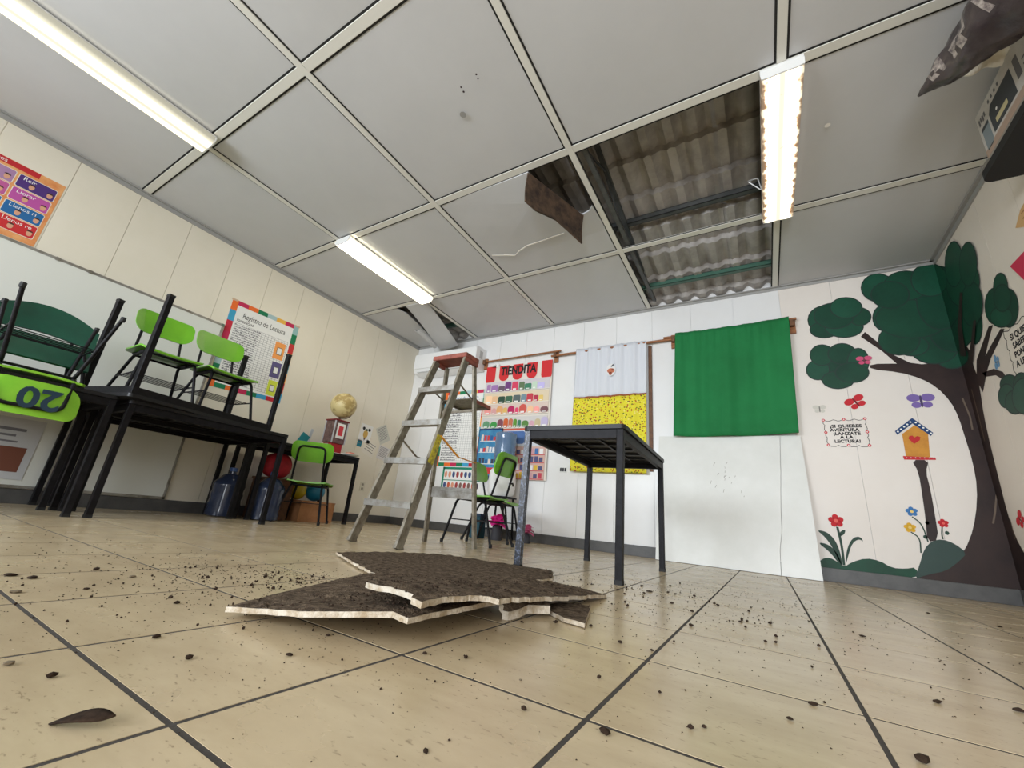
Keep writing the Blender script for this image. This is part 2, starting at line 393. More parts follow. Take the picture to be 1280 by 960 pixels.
LEAVES = [[[(0.74,2.245),(0.729,2.203),(0.708,2.166),(0.679,2.14),(0.645,2.125),(0.608,2.124),(0.572,2.136),(0.541,2.162),(0.518,2.198),(0.505,2.241),(0.504,2.287),(0.515,2.331),(0.537,2.369),(0.567,2.396),(0.603,2.411),(0.641,2.41),(0.677,2.396),(0.707,2.369),(0.728,2.332),(0.74,2.29)],[(0.714,2.148),(0.706,2.124),(0.689,2.104),(0.665,2.09),(0.635,2.083),(0.603,2.084),(0.572,2.093),(0.544,2.108),(0.523,2.13),(0.511,2.155),(0.508,2.181),(0.516,2.206),(0.534,2.226),(0.559,2.24),(0.589,2.247),(0.622,2.245),(0.653,2.236),(0.68,2.219),(0.7,2.198),(0.712,2.173)],[(0.892,2.146),(0.881,2.116),(0.859,2.091),(0.827,2.073),(0.789,2.065),(0.747,2.066),(0.706,2.077),(0.669,2.098),(0.641,2.126),(0.625,2.158),(0.622,2.191),(0.632,2.223),(0.656,2.249),(0.689,2.267),(0.73,2.275),(0.773,2.272),(0.814,2.259),(0.849,2.238),(0.875,2.21),(0.89,2.178)],[(0.957,2.238),(0.95,2.212),(0.936,2.19),(0.917,2.174),(0.896,2.166),(0.872,2.165),(0.85,2.173),(0.831,2.189),(0.817,2.211),(0.809,2.238),(0.809,2.265),(0.816,2.292),(0.83,2.314),(0.849,2.331),(0.872,2.339),(0.895,2.339),(0.918,2.33),(0.936,2.314),(0.95,2.291),(0.957,2.265)],[(0.844,2.267),(0.832,2.229),(0.807,2.197),(0.773,2.175),(0.731,2.163),(0.687,2.164),(0.643,2.178),(0.604,2.203),(0.574,2.238),(0.557,2.278),(0.554,2.321),(0.566,2.36),(0.592,2.394),(0.628,2.417),(0.672,2.427),(0.718,2.425),(0.762,2.409),(0.799,2.382),(0.827,2.348),(0.842,2.308)],[(0.909,2.336),(0.899,2.305),(0.88,2.28),(0.853,2.261),(0.82,2.252),(0.785,2.253),(0.75,2.265),(0.72,2.286),(0.698,2.314),(0.685,2.347),(0.683,2.381),(0.692,2.413),(0.713,2.44),(0.741,2.458),(0.775,2.467),(0.811,2.464),(0.845,2.452),(0.875,2.43),(0.896,2.402),(0.908,2.369)]],[[(0.821,1.782),(0.807,1.731),(0.778,1.687),(0.737,1.654),(0.689,1.635),(0.636,1.631),(0.585,1.644),(0.541,1.672),(0.506,1.713),(0.487,1.764),(0.484,1.819),(0.499,1.872),(0.529,1.919),(0.573,1.953),(0.624,1.971),(0.678,1.973),(0.729,1.957),(0.772,1.927),(0.804,1.884),(0.82,1.834)],[(0.607,1.767),(0.6,1.738),(0.585,1.713),(0.564,1.693),(0.539,1.682),(0.513,1.68),(0.488,1.687),(0.465,1.703),(0.449,1.726),(0.439,1.754),(0.438,1.784),(0.446,1.814),(0.461,1.84),(0.482,1.86),(0.508,1.871),(0.535,1.872),(0.56,1.865),(0.582,1.848),(0.598,1.825),(0.607,1.797)],[(0.655,1.905),(0.647,1.875),(0.632,1.848),(0.611,1.828),(0.585,1.817),(0.558,1.815),(0.531,1.823),(0.508,1.84),(0.491,1.865),(0.482,1.895),(0.481,1.927),(0.489,1.958),(0.505,1.986),(0.527,2.006),(0.553,2.017),(0.581,2.018),(0.607,2.009),(0.63,1.992),(0.646,1.966),(0.655,1.937)],[(0.809,1.897),(0.801,1.867),(0.784,1.842),(0.76,1.823),(0.731,1.812),(0.701,1.81),(0.671,1.819),(0.645,1.836),(0.626,1.86),(0.615,1.89),(0.614,1.922),(0.622,1.953),(0.64,1.979),(0.665,1.999),(0.694,2.009),(0.725,2.01),(0.755,2.0),(0.78,1.982),(0.799,1.957),(0.809,1.928)],[(0.885,1.812),(0.876,1.774),(0.861,1.74),(0.842,1.714),(0.819,1.699),(0.796,1.695),(0.775,1.703),(0.757,1.723),(0.744,1.752),(0.738,1.789),(0.739,1.829),(0.748,1.868),(0.763,1.903),(0.783,1.929),(0.806,1.945),(0.83,1.948),(0.851,1.939),(0.869,1.918),(0.881,1.888),(0.887,1.851)],[(0.764,1.657),(0.756,1.633),(0.738,1.611),(0.711,1.596),(0.679,1.587),(0.645,1.585),(0.611,1.592),(0.581,1.606),(0.558,1.627),(0.545,1.651),(0.542,1.677),(0.55,1.702),(0.569,1.724),(0.597,1.74),(0.63,1.749),(0.665,1.749),(0.699,1.742),(0.728,1.727),(0.75,1.706),(0.762,1.682)],[(0.871,1.713),(0.862,1.686),(0.843,1.662),(0.816,1.644),(0.783,1.634),(0.747,1.633),(0.713,1.64),(0.682,1.656),(0.659,1.679),(0.646,1.707),(0.644,1.736),(0.653,1.765),(0.673,1.789),(0.701,1.807),(0.735,1.817),(0.771,1.818),(0.806,1.809),(0.836,1.792),(0.857,1.769),(0.87,1.742)]],[[(1.596,1.736),(1.566,1.715),(1.513,1.706),(1.44,1.71),(1.41,1.698),(1.38,1.696),(1.352,1.704),(1.328,1.723),(1.311,1.749),(1.302,1.781),(1.303,1.816),(1.313,1.85),(1.332,1.879),(1.358,1.901),(1.387,1.913),(1.418,1.914),(1.463,1.895),(1.531,1.85),(1.578,1.806),(1.6,1.767)],[(1.457,1.861),(1.43,1.827),(1.405,1.791),(1.37,1.765),(1.328,1.75),(1.285,1.748),(1.242,1.76),(1.206,1.784),(1.179,1.819),(1.165,1.861),(1.164,1.906),(1.178,1.95),(1.206,1.987),(1.243,2.014),(1.286,2.028),(1.331,2.028),(1.373,2.015),(1.408,1.988),(1.433,1.953),(1.46,1.903)],[(1.913,1.84),(1.887,1.808),(1.855,1.783),(1.82,1.767),(1.784,1.763),(1.751,1.77),(1.725,1.788),(1.708,1.816),(1.702,1.852),(1.708,1.89),(1.726,1.928),(1.754,1.962),(1.788,1.986),(1.825,2.001),(1.861,2.003),(1.893,1.994),(1.917,1.974),(1.932,1.946),(1.936,1.912),(1.929,1.875)],[(1.28,1.909),(1.271,1.882),(1.253,1.859),(1.227,1.843),(1.197,1.834),(1.166,1.833),(1.135,1.842),(1.108,1.858),(1.088,1.881),(1.076,1.908),(1.076,1.937),(1.085,1.965),(1.104,1.988),(1.13,2.005),(1.161,2.014),(1.193,2.013),(1.224,2.004),(1.25,1.987),(1.269,1.964),(1.28,1.937)],[(1.236,1.97),(1.223,1.928),(1.2,1.893),(1.167,1.867),(1.129,1.852),(1.088,1.85),(1.049,1.862),(1.015,1.887),(0.99,1.921),(0.976,1.963),(0.976,2.008),(0.989,2.051),(1.014,2.088),(1.048,2.115),(1.088,2.129),(1.13,2.129),(1.169,2.115),(1.202,2.09),(1.225,2.054),(1.237,2.013)],[(1.841,1.89),(1.79,1.844),(1.709,1.817),(1.601,1.812),(1.473,1.832),(1.405,1.838),(1.363,1.856),(1.329,1.896),(1.306,1.955),(1.297,2.028),(1.302,2.107),(1.322,2.185),(1.355,2.253),(1.397,2.303),(1.456,2.323),(1.591,2.261),(1.705,2.186),(1.789,2.105),(1.841,2.025),(1.858,1.952)],[(1.124,2.196),(1.115,2.158),(1.099,2.125),(1.078,2.101),(1.054,2.087),(1.029,2.084),(1.006,2.094),(0.987,2.116),(0.973,2.147),(0.967,2.184),(0.968,2.224),(0.978,2.263),(0.994,2.297),(1.016,2.322),(1.041,2.336),(1.066,2.337),(1.089,2.326),(1.108,2.304),(1.121,2.272),(1.126,2.235)],[(1.436,2.128),(1.416,2.077),(1.378,2.035),(1.325,2.004),(1.26,1.989),(1.19,1.991),(1.121,2.01),(1.06,2.046),(1.014,2.094),(0.987,2.151),(0.983,2.21),(1.003,2.265),(1.045,2.31),(1.103,2.341),(1.173,2.354),(1.246,2.348),(1.314,2.324),(1.371,2.286),(1.412,2.238),(1.434,2.183)],[(1.766,2.146),(1.708,2.092),(1.618,2.06),(1.501,2.055),(1.414,2.047),(1.369,2.041),(1.328,2.062),(1.295,2.11),(1.273,2.18),(1.266,2.267),(1.273,2.362),(1.295,2.455),(1.33,2.536),(1.373,2.596),(1.421,2.63),(1.527,2.584),(1.643,2.495),(1.728,2.399),(1.777,2.305),(1.79,2.219)],[(1.155,2.488),(1.143,2.447),(1.122,2.412),(1.093,2.387),(1.06,2.374),(1.025,2.374),(0.991,2.388),(0.962,2.414),(0.941,2.451),(0.93,2.494),(0.93,2.539),(0.942,2.582),(0.964,2.618),(0.994,2.644),(1.028,2.657),(1.064,2.655),(1.098,2.639),(1.126,2.611),(1.146,2.574),(1.156,2.532)],[(1.367,2.459),(1.353,2.417),(1.328,2.382),(1.293,2.358),(1.251,2.346),(1.207,2.348),(1.164,2.364),(1.127,2.393),(1.1,2.432),(1.085,2.477),(1.084,2.524),(1.098,2.569),(1.125,2.605),(1.162,2.63),(1.206,2.641),(1.251,2.637),(1.294,2.618),(1.329,2.588),(1.354,2.548),(1.367,2.504)],[(1.235,2.397),(1.223,2.358),(1.201,2.326),(1.17,2.303),(1.133,2.291),(1.094,2.292),(1.056,2.306),(1.024,2.332),(1.0,2.367),(0.987,2.408),(0.986,2.452),(0.998,2.492),(1.022,2.526),(1.055,2.55),(1.093,2.561),(1.133,2.559),(1.17,2.543),(1.202,2.516),(1.224,2.48),(1.236,2.439)],[(1.617,2.394),(1.578,2.368),(1.511,2.363),(1.432,2.37),(1.396,2.355),(1.36,2.355),(1.325,2.37),(1.297,2.4),(1.276,2.441),(1.266,2.49),(1.268,2.542),(1.282,2.592),(1.306,2.633),(1.338,2.663),(1.375,2.678),(1.412,2.676),(1.465,2.644),(1.547,2.567),(1.601,2.497),(1.625,2.438)],[(2.052,2.116),(2.014,2.077),(1.957,2.052),(1.887,2.046),(1.809,2.058),(1.73,2.09),(1.656,2.139),(1.598,2.202),(1.562,2.272),(1.554,2.341),(1.575,2.4),(1.623,2.444),(1.691,2.466),(1.772,2.465),(1.855,2.442),(1.932,2.402),(1.996,2.349),(2.042,2.289),(2.067,2.227),(2.071,2.168)],[(2.01,1.964),(1.978,1.927),(1.936,1.9),(1.886,1.886),(1.834,1.886),(1.783,1.901),(1.74,1.931),(1.709,1.972),(1.694,2.021),(1.697,2.072),(1.718,2.12),(1.754,2.16),(1.801,2.186),(1.855,2.198),(1.908,2.193),(1.956,2.173),(1.995,2.141),(2.021,2.101),(2.033,2.055),(2.029,2.008)],[(1.91,2.357),(1.875,2.317),(1.831,2.288),(1.781,2.274),(1.73,2.275),(1.682,2.293),(1.642,2.326),(1.615,2.372),(1.605,2.426),(1.612,2.481),(1.637,2.533),(1.675,2.575),(1.724,2.603),(1.777,2.614),(1.829,2.608),(1.875,2.586),(1.91,2.551),(1.932,2.506),(1.94,2.455),(1.932,2.404)],[(2.09,2.24),(2.059,2.204),(2.021,2.177),(1.978,2.163),(1.934,2.162),(1.893,2.177),(1.86,2.205),(1.839,2.245),(1.831,2.292),(1.838,2.342),(1.86,2.389),(1.894,2.427),(1.936,2.454),(1.981,2.466),(2.025,2.462),(2.064,2.444),(2.094,2.414),(2.112,2.374),(2.117,2.33),(2.11,2.284)]],[[(2.243,1.825),(2.22,1.797),(2.188,1.777),(2.15,1.766),(2.11,1.767),(2.072,1.779),(2.038,1.801),(2.014,1.833),(2.002,1.87),(2.003,1.908),(2.017,1.944),(2.044,1.974),(2.079,1.994),(2.119,2.003),(2.16,1.999),(2.197,1.984),(2.228,1.96),(2.249,1.929),(2.258,1.894),(2.257,1.858)],[(2.372,1.743),(2.349,1.714),(2.319,1.692),(2.284,1.679),(2.249,1.678),(2.215,1.687),(2.187,1.707),(2.167,1.736),(2.158,1.771),(2.162,1.809),(2.177,1.845),(2.202,1.876),(2.235,1.898),(2.271,1.908),(2.307,1.908),(2.34,1.896),(2.366,1.874),(2.383,1.845),(2.39,1.812),(2.386,1.777)],[(2.29,1.724),(2.274,1.709),(2.248,1.701),(2.215,1.701),(2.177,1.709),(2.137,1.724),(2.1,1.745),(2.07,1.771),(2.049,1.798),(2.041,1.824),(2.046,1.846),(2.064,1.861),(2.093,1.869),(2.129,1.867),(2.169,1.857),(2.208,1.84),(2.243,1.818),(2.27,1.793),(2.288,1.768),(2.294,1.744)],[(2.337,1.909),(2.32,1.888),(2.297,1.872),(2.27,1.865),(2.243,1.865),(2.217,1.874),(2.195,1.891),(2.18,1.914),(2.174,1.941),(2.176,1.97),(2.187,1.996),(2.206,2.018),(2.23,2.034),(2.258,2.041),(2.285,2.039),(2.311,2.028),(2.331,2.011),(2.344,1.988),(2.35,1.961),(2.348,1.934)],[(2.338,1.831),(2.32,1.811),(2.296,1.797),(2.266,1.791),(2.234,1.794),(2.203,1.805),(2.176,1.824),(2.156,1.848),(2.145,1.877),(2.144,1.906),(2.154,1.933),(2.173,1.954),(2.2,1.967),(2.231,1.972),(2.264,1.968),(2.294,1.955),(2.319,1.935),(2.338,1.91),(2.347,1.883),(2.347,1.856)]],[[(2.135,1.325),(2.12,1.309),(2.096,1.298),(2.066,1.293),(2.031,1.294),(1.995,1.302),(1.963,1.316),(1.936,1.334),(1.918,1.355),(1.911,1.377),(1.917,1.397),(1.933,1.414),(1.96,1.424),(1.993,1.429),(2.029,1.426),(2.064,1.417),(2.095,1.402),(2.119,1.384),(2.135,1.364),(2.14,1.344)],[(2.055,1.276),(2.038,1.256),(2.013,1.241),(1.983,1.232),(1.949,1.23),(1.916,1.235),(1.887,1.247),(1.864,1.265),(1.85,1.288),(1.848,1.313),(1.856,1.336),(1.875,1.357),(1.902,1.372),(1.934,1.381),(1.968,1.382),(2.001,1.375),(2.028,1.362),(2.049,1.343),(2.061,1.321),(2.063,1.298)],[(2.15,1.208),(2.133,1.189),(2.107,1.175),(2.074,1.167),(2.036,1.166),(1.998,1.172),(1.963,1.185),(1.935,1.204),(1.917,1.227),(1.911,1.252),(1.918,1.276),(1.938,1.296),(1.967,1.31),(2.003,1.317),(2.042,1.316),(2.079,1.308),(2.112,1.294),(2.137,1.275),(2.152,1.253),(2.157,1.23)],[(2.241,1.29),(2.225,1.271),(2.204,1.257),(2.177,1.248),(2.149,1.246),(2.121,1.25),(2.097,1.261),(2.078,1.278),(2.068,1.299),(2.066,1.322),(2.075,1.345),(2.091,1.364),(2.115,1.379),(2.142,1.387),(2.171,1.388),(2.199,1.382),(2.222,1.37),(2.239,1.353),(2.248,1.332),(2.248,1.311)],[(2.272,1.209),(2.249,1.182),(2.217,1.16),(2.179,1.146),(2.136,1.141),(2.095,1.146),(2.058,1.162),(2.03,1.186),(2.013,1.217),(2.011,1.251),(2.023,1.285),(2.049,1.315),(2.085,1.337),(2.126,1.35),(2.17,1.352),(2.21,1.344),(2.244,1.326),(2.269,1.302),(2.282,1.272),(2.283,1.24)]]]
HILL = [(0.338,0.006),(0.337,0.133),(0.396,0.177),(0.446,0.168),(0.503,0.117),(0.558,0.162),(0.648,0.202),(0.729,0.192),(0.792,0.15),(0.871,0.155),(0.929,0.174),(0.934,0.094),(0.666,0.077)]
MOUND = [(0.905,0.089),(0.948,0.185),(0.994,0.308),(1.047,0.37),(1.103,0.387),(1.162,0.366),(1.217,0.307),(1.172,0.249),(1.087,0.169),(0.987,0.133)]
BHOUSE = [(1.003,1.173),(1.088,1.243),(1.155,1.17),(1.136,0.982),(0.999,0.99)]
BROOF = [(0.963,1.197),(1.083,1.303),(1.186,1.179),(1.169,1.154),(1.078,1.257),(0.973,1.167)]
BBASE = [(0.981,0.996),(1.166,0.985),(1.167,0.967),(0.984,0.967)]
BPOLE = [(1.026,0.965),(1.127,0.966),(1.094,0.873),(1.099,0.753),(1.094,0.577),(1.085,0.379),(1.019,0.358),(1.036,0.515),(1.046,0.691),(1.053,0.872)]
HEART = [(1.062,1.092),(1.035,1.134),(1.044,1.156),(1.063,1.159),(1.072,1.143),(1.09,1.155),(1.108,1.146),(1.099,1.12)]
FLOWERS = [((0.495,0.464),0.05,0),((0.967,0.571),0.035,1),((0.939,0.452),0.035,2),((1.128,0.5),0.03,0)]
STEMS = [[(0.497,0.418),(0.509,0.289),(0.505,0.131)],[(0.963,0.533),(1.011,0.485),(1.024,0.359)],[(0.939,0.421),(0.984,0.383),(0.972,0.278)],[(1.118,0.474),(1.107,0.423),(1.107,0.387)]]
BLADES = [[(0.354,0.383),(0.432,0.372),(0.486,0.286),(0.499,0.125),(0.485,0.132),(0.445,0.266),(0.402,0.338)],[(0.349,0.286),(0.421,0.279),(0.471,0.224),(0.494,0.124),(0.475,0.136),(0.427,0.219)],[(0.514,0.127),(0.534,0.247),(0.581,0.341),(0.633,0.361),(0.651,0.316),(0.625,0.34),(0.576,0.302),(0.539,0.203)],[(0.505,0.379),(0.549,0.407),(0.539,0.367),(0.506,0.342)]]
BUTTERFLY = [((0.751,1.454),0.075,0.5,0),((1.159,1.439),0.085,0,1),((0.494,1.407),0.05,0,2),((0.855,1.827),0.055,0,3),((1.96,1.546),0.05,1.3,4),((1.687,0.538),0.06,0.8,0)]
SIGN_LINES = [((0.547,1.237),(0.761,1.239)),((0.546,1.204),(0.744,1.205)),((0.564,1.172),(0.745,1.174)),((0.606,1.141),(0.699,1.143)),((0.564,1.106),(0.737,1.11))]
SIGN_BOX = [(0.508,1.298),(0.79,1.301),(0.79,1.073),(0.519,1.078)]
SIGN2 = [(2.185,1.61),(2.354,1.605),(2.083,1.457),(2.152,1.502)]
PENNANT = [(2.423,2.008),(2.563,1.946),(2.487,1.816)]
SHAPE_TOP = [(2.684,2.231),(2.729,2.229),(2.647,2.089),(2.59,2.171)]
CRUMBS = [(-0.591,0.214,0.0424,0.0157),(-0.748,0.226,0.0136,0.0112),(-0.718,0.358,0.0155,0.0114),(-0.841,0.362,0.0176,0.0111),(-0.823,0.203,0.0131,0.0103),(-0.645,0.464,0.0169,0.0081),(-0.695,0.569,0.0104,0.0073),(-1.386,0.503,0.0194,0.0117),(-1.113,0.483,0.0138,0.0121),(-1.056,0.472,0.0154,0.0115),(-1.443,0.338,0.0335,0.0117),(-1.52,0.468,0.0269,0.0157),(-1.286,0.287,0.0224,0.0105),(-1.271,0.387,0.0125,0.0079),(-1.489,0.311,0.0343,0.0121),(-0.514,0.627,0.011,0.0083),(-0.455,0.665,0.0125,0.0098),(-0.424,0.548,0.0054,0.0057),(-0.286,0.562,0.01,0.0132),(-0.314,0.406,0.0105,0.0044),(-0.31,0.439,0.0044,0.0034),(-0.518,0.974,0.0105,0.0066),(-0.46,1.042,0.0173,0.0137),(-0.252,0.754,0.0123,0.0097),(-0.185,0.578,0.0181,0.0102),(-0.421,1.108,0.0135,0.0095),(-0.388,1.091,0.0132,0.0092),(-0.339,0.648,0.0057,0.0045),(-0.29,1.0,0.0139,0.0104),(-0.16,0.766,0.0076,0.0112),(-0.103,0.671,0.0107,0.0098),(-0.223,0.998,0.0098,0.0082),(-0.197,1.35,0.018,0.0135),(-0.228,1.595,0.0182,0.0127),(-0.307,1.689,0.0161,0.0136),(-0.274,1.992,0.0188,0.0159),(-0.19,1.879,0.0142,0.0112),(-0.176,1.85,0.0139,0.011),(-0.117,1.547,0.0117,0.0092),(-0.09,1.568,0.0148,0.0093),(-0.073,1.608,0.0182,0.0096),(-0.073,1.489,0.014,0.0118),(-0.012,1.645,0.0185,0.013),(-0.024,1.338,0.0101,0.0106),(-0.002,1.355,0.0128,0.0108),(0.09,1.416,0.0134,0.0141),(0.04,0.91,0.0175,0.0092),(0.007,0.81,0.0125,0.0082),(0.058,0.937,0.0072,0.0057),(0.218,1.721,0.0195,0.0103),(0.23,1.109,0.0215,0.0113),(0.348,1.179,0.0209,0.0122),(0.139,0.79,0.0217,0.0163),(0.606,2.797,0.0214,0.0112),(0.79,2.663,0.0259,0.0109),(-0.436,1.828,0.0141,0.0111),(-0.409,2.226,0.0169,0.0134),(-0.432,1.904,0.0329,0.0115),(-0.498,2.045,0.0236,0.0124),(-0.395,2.4,0.0182,0.0144),(-0.374,1.977,0.0151,0.0119),(-0.53,1.788,0.014,0.011),(-0.481,1.715,0.0134,0.0106),(-0.089,0.687,0.0082,0.0072),(0.098,1.846,0.0104,0.0073)]
SLAB1 = [(-0.904,0.491,0.02),(-0.696,0.526,0.045),(-0.568,0.592,0.06),(-0.537,0.598,0.055),(-0.552,0.725,0.05),(-0.548,0.903,0.05),(-0.634,1.118,0.045),(-0.835,1.25,0.035),(-1.12,1.008,0.02),(-0.997,0.694,0.02)]
SLAB2 = [(-1.662,1.312,0.016),(-1.643,1.606,0.014),(-1.51,1.866,0.014),(-1.19,1.912,0.014),(-0.91,1.981,0.012),(-0.78,1.712,0.012),(-0.821,1.442,0.012),(-0.921,1.19,0.014),(-1.124,1.063,0.014)]
SLAB3 = [(-0.823,0.78,0.065),(-0.808,1.041,0.06),(-0.711,1.3,0.05),(-0.647,1.482,0.03),(-0.499,1.549,0.012),(-0.49,1.077,0.05),(-0.504,0.892,0.065),(-0.49,0.814,0.07),(-0.521,0.787,0.075),(-0.529,0.703,0.08),(-0.508,0.593,0.085),(-0.593,0.637,0.085),(-0.719,0.657,0.08)]
SLAB4 = [(-0.551,1.141,0.012),(-0.538,1.24,0.012),(-0.461,1.285,0.012),(-0.39,1.052,0.012),(-0.448,1.061,0.012)]
SLAB5 = [(-0.57,0.95,0.04),(-0.52,1.122,0.035),(-0.491,1.072,0.03),(-0.531,1.024,0.03),(-0.544,0.968,0.02),(-0.562,0.954,0.02)]
# ================================================================== SETTING
# ---- floor: grout bed with single tiles
floor = struct(B().box((XL-0.1, YB-0.1, -0.12), (XR+0.1, D+0.1, -0.0006)).obj('floor', M_grout))
TX, TY, TOX, TOY, J = 0.32256, 0.32645, -0.53752, 0.26994, 0.0075
def tile_mesh(w, d):
    b = B(); b.box((-w/2, -d/2, -0.010), (w/2, d/2, 0.0)); return b.mesh('tile')
full_tile = tile_mesh(TX-J, TY-J); full_tile.materials.append(M_tile)
rest = B()
for i in range(-14, 8):
    for j in range(-11, 14):
        x0, x1 = TOX+i*TX+J/2, TOX+(i+1)*TX-J/2
        y0, y1 = TOY+j*TY+J/2, TOY+(j+1)*TY-J/2
        cx0, cx1, cy0, cy1 = max(x0, XL), min(x1, XR), max(y0, YB), min(y1, D)
        if cx1-cx0 < 0.01 or cy1-cy0 < 0.01: continue
        if j < -1:
            rest.box((cx0, cy0, -0.010), (cx1, cy1, 0.0)); continue
        whole = (cx0, cx1, cy0, cy1) == (x0, x1, y0, y1)
        o = link('tile', full_tile if whole else tile_mesh(cx1-cx0, cy1-cy0), floor)
        if not whole: o.data.materials.append(M_tile)
        o.location = ((cx0+cx1)/2, (cy0+cy1)/2, 0.0)
o = rest.obj('tile_field', M_tile, floor); o['kind'] = 'stuff'

# ---- walls
HW = 4.0
def panels(parent, ax, edges, z0, z1, m, gap=0.003):
    for a, b_ in zip(edges[:-1], edges[1:]):
        if ax == 'L': lo, hi = (XL-0.008, a+gap/2, z0), (XL, b_-gap/2, z1)
        elif ax == 'R': lo, hi = (XR, a+gap/2, z0), (XR+0.008, b_-gap/2, z1)
        else: lo, hi = (a+gap/2, D, z0), (b_-gap/2, D+0.008, z1)
        B().box(lo, hi).obj('wall_panel', m, parent)
wl = B()
wl.box((XL-0.14, YB-0.14, -0.1), (XL-0.008, -2.45, HW)).box((XL-0.14, -0.85, -0.1), (XL-0.008, D+0.1, HW))
wl.box((XL-0.14, -2.45, -0.1), (XL-0.008, -0.85, 0.95)).box((XL-0.14, -2.45, 2.15), (XL-0.008, -0.85, HW))
wall_l = struct(wl.obj('wall_left', M_wall_cream))
ed = [-0.85]+[0.345+0.4*k for k in range(-2, 10)]+[D]
panels(wall_l, 'L', ed, 0, H, M_wall_cream)
wb = struct(B().box((XL-0.1, D+0.008, -0.1), (XR+0.15, D+0.14, HW)).obj('wall_back', M_wall))
ed = [XL]+[-0.933+0.41*k for k in range(-8, 6)]+[XR]
panels(wb, 'B', [e for e in ed if e < 0.31], 0, H, M_wall)
panels(wb, 'B', [e for e in ed if e > 0.28], 0, H, M_wall_mural)
wr = struct(B().box((XR+0.008, YB-0.14, -0.1), (XR+0.15, D+0.1, HW)).obj('wall_right', M_wallR))
ed = [YB]+[D-0.41*k for k in range(16, 0, -1)]+[D]
panels(wr, 'R', ed, 0, H, M_wallR)
rw = B()
rw.box((XL-0.1, YB-0.14, -0.1), (-3.7, YB, HW)).box((-1.5, YB-0.14, -0.1), (0.1, YB, HW)).box((1.0, YB-0.14, -0.1), (XR+0.1, YB, HW))
rw.box((-3.7, YB-0.14, -0.1), (-1.5, YB, 0.95)).box((-3.7, YB-0.14, 2.15), (-1.5, YB, HW)).box((0.1, YB-0.14, 2.08), (1.0, YB, HW))
struct(rw.obj('wall_rear', M_wall))
# windows and door behind the camera
def window(name, mw, w, h):
    root = bpy.data.objects.new(name, None); COL.objects.link(root); root.matrix_world = mw; struct(root)
    f = B()
    for a, b_ in (((-w/2, -h/2), (w/2, -h/2+0.05)), ((-w/2, h/2-0.05), (w/2, h/2)), ((-w/2, -h/2), (-w/2+0.05, h/2)), ((w/2-0.05, -h/2), (w/2, h/2)), ((-0.025, -h/2), (0.025, h/2))):
        f.box((a[0], a[1], -0.03), (b_[0], b_[1], 0.01))
    f.obj('window_frame', M_alu, root)
    g = mat('window_glass', (235, 240, 242), 0.05, alpha=0.25)
    for s in (-1, 1):
        B().box((s*w/4-w/4+0.03, -h/2+0.05, -0.02), (s*w/4+w/4-0.03, h/2-0.05, -0.015)).obj('window_pane', g, root)
window('window_1', wall_left(-1.65, 1.55, -0.05), 1.6, 1.2)
window('window_2', Matrix(((-1, 0, 0, -2.6), (0, 0, 1, YB-0.05), (0, 1, 0, 1.55), (0, 0, 0, 1))), 2.2, 1.2)
dr = struct(B().box((0.1, YB-0.10, 0), (0.14, YB-0.0, 2.08)).box((0.96, YB-0.10, 0), (1.0, YB, 2.08)).box((0.1, YB-0.10, 2.04), (1.0, YB, 2.08)).obj('door_1', M_alu))
# baseboards
struct(B().box((XL, -0.85, 0), (XL+0.012, D, 0.10), 0.002).obj('baseboard_left', M_base))
struct(B().box((XL, D-0.012, 0), (XR, D, 0.10), 0.002).obj('baseboard_back', M_base))
struct(B().box((XR-0.012, YB, 0), (XR, D, 0.10), 0.002).obj('baseboard_right', M_base))
# ceiling edge angles
struct(B().box((XL, YB, H-0.010), (XL+0.035, D, H)).box((XL, YB, H-0.045), (XL+0.010, D, H)).obj('trim_1', M_trim))
struct(B().box((XL, D-0.035, H-0.010), (XR, D, H)).box((XL, D-0.008, H-0.035), (XR, D, H)).obj('trim_2', M_trim))
struct(B().box((XR-0.035, YB, H-0.010), (XR, D, H)).box((XR-0.010, YB, H-0.045), (XR, D, H)).obj('trim_3', M_trim))

# ---- ceiling: bars and panels
ceil = bpy.data.objects.new('ceiling', None); COL.objects.link(ceil); struct(ceil)
WY, WX, G = 0.044, 0.056, 0.0075
for x in COLS[1:-1]:
    B().box((x-WY/2, YB, H-0.007), (x+WY/2, D-0.036, H+0.016), 0.002).obj('ceiling_bar', M_bar, ceil)
    gk = B().box((x-WY/2-G-0.004, YB, H-0.0005), (x+WY/2+G+0.004, D-0.036, H+0.001)).obj('dark_strip', M_dark_strip, ceil)
for k, y in enumerate(ROWS[1:-1]):
    for a, b_ in zip(COLS[:-1], COLS[1:]):
        B().box((a+(WY/2 if a > XL else 0.036), y-WX/2, H-0.004), (b_-(WY/2 if b_ < XR else 0.036), y+WX/2, H+0.014), 0.002).obj('ceiling_bar', M_bar, ceil)
        B().box((a+(WY/2+G+0.005 if a > XL else 0.036), y-WX/2-G-0.004, H-0.0005), (b_-(WY/2+G+0.005 if b_ < XR else 0.036), y+WX/2+G+0.004, H+0.001)).obj('dark_strip', M_dark_strip, ceil)
def cell(ci, rj):
    x0 = COLS[ci]+(WY/2+G if ci else 0.0); x1 = COLS[ci+1]-(WY/2+G if ci < 4 else 0.0)
    y0 = ROWS[rj]+(WX/2+G if rj else 0.0); y1 = ROWS[rj+1]-(WX/2+G if rj < 5 else 0.0)
    return x0, y0, x1, y1
def sag_panel(ci, rj, s):
    x0, y0, x1, y1 = cell(ci, rj)
    f = lambda u, v: (x0+(x1-x0)*u, y0+(y1-y0)*v, H+0.002-s*math.sin(PI*u)*math.sin(PI*v))
    return B().grid(f, 8, 8, -0.012).obj('ceiling_panel', M_ceil, ceil, True, 30)
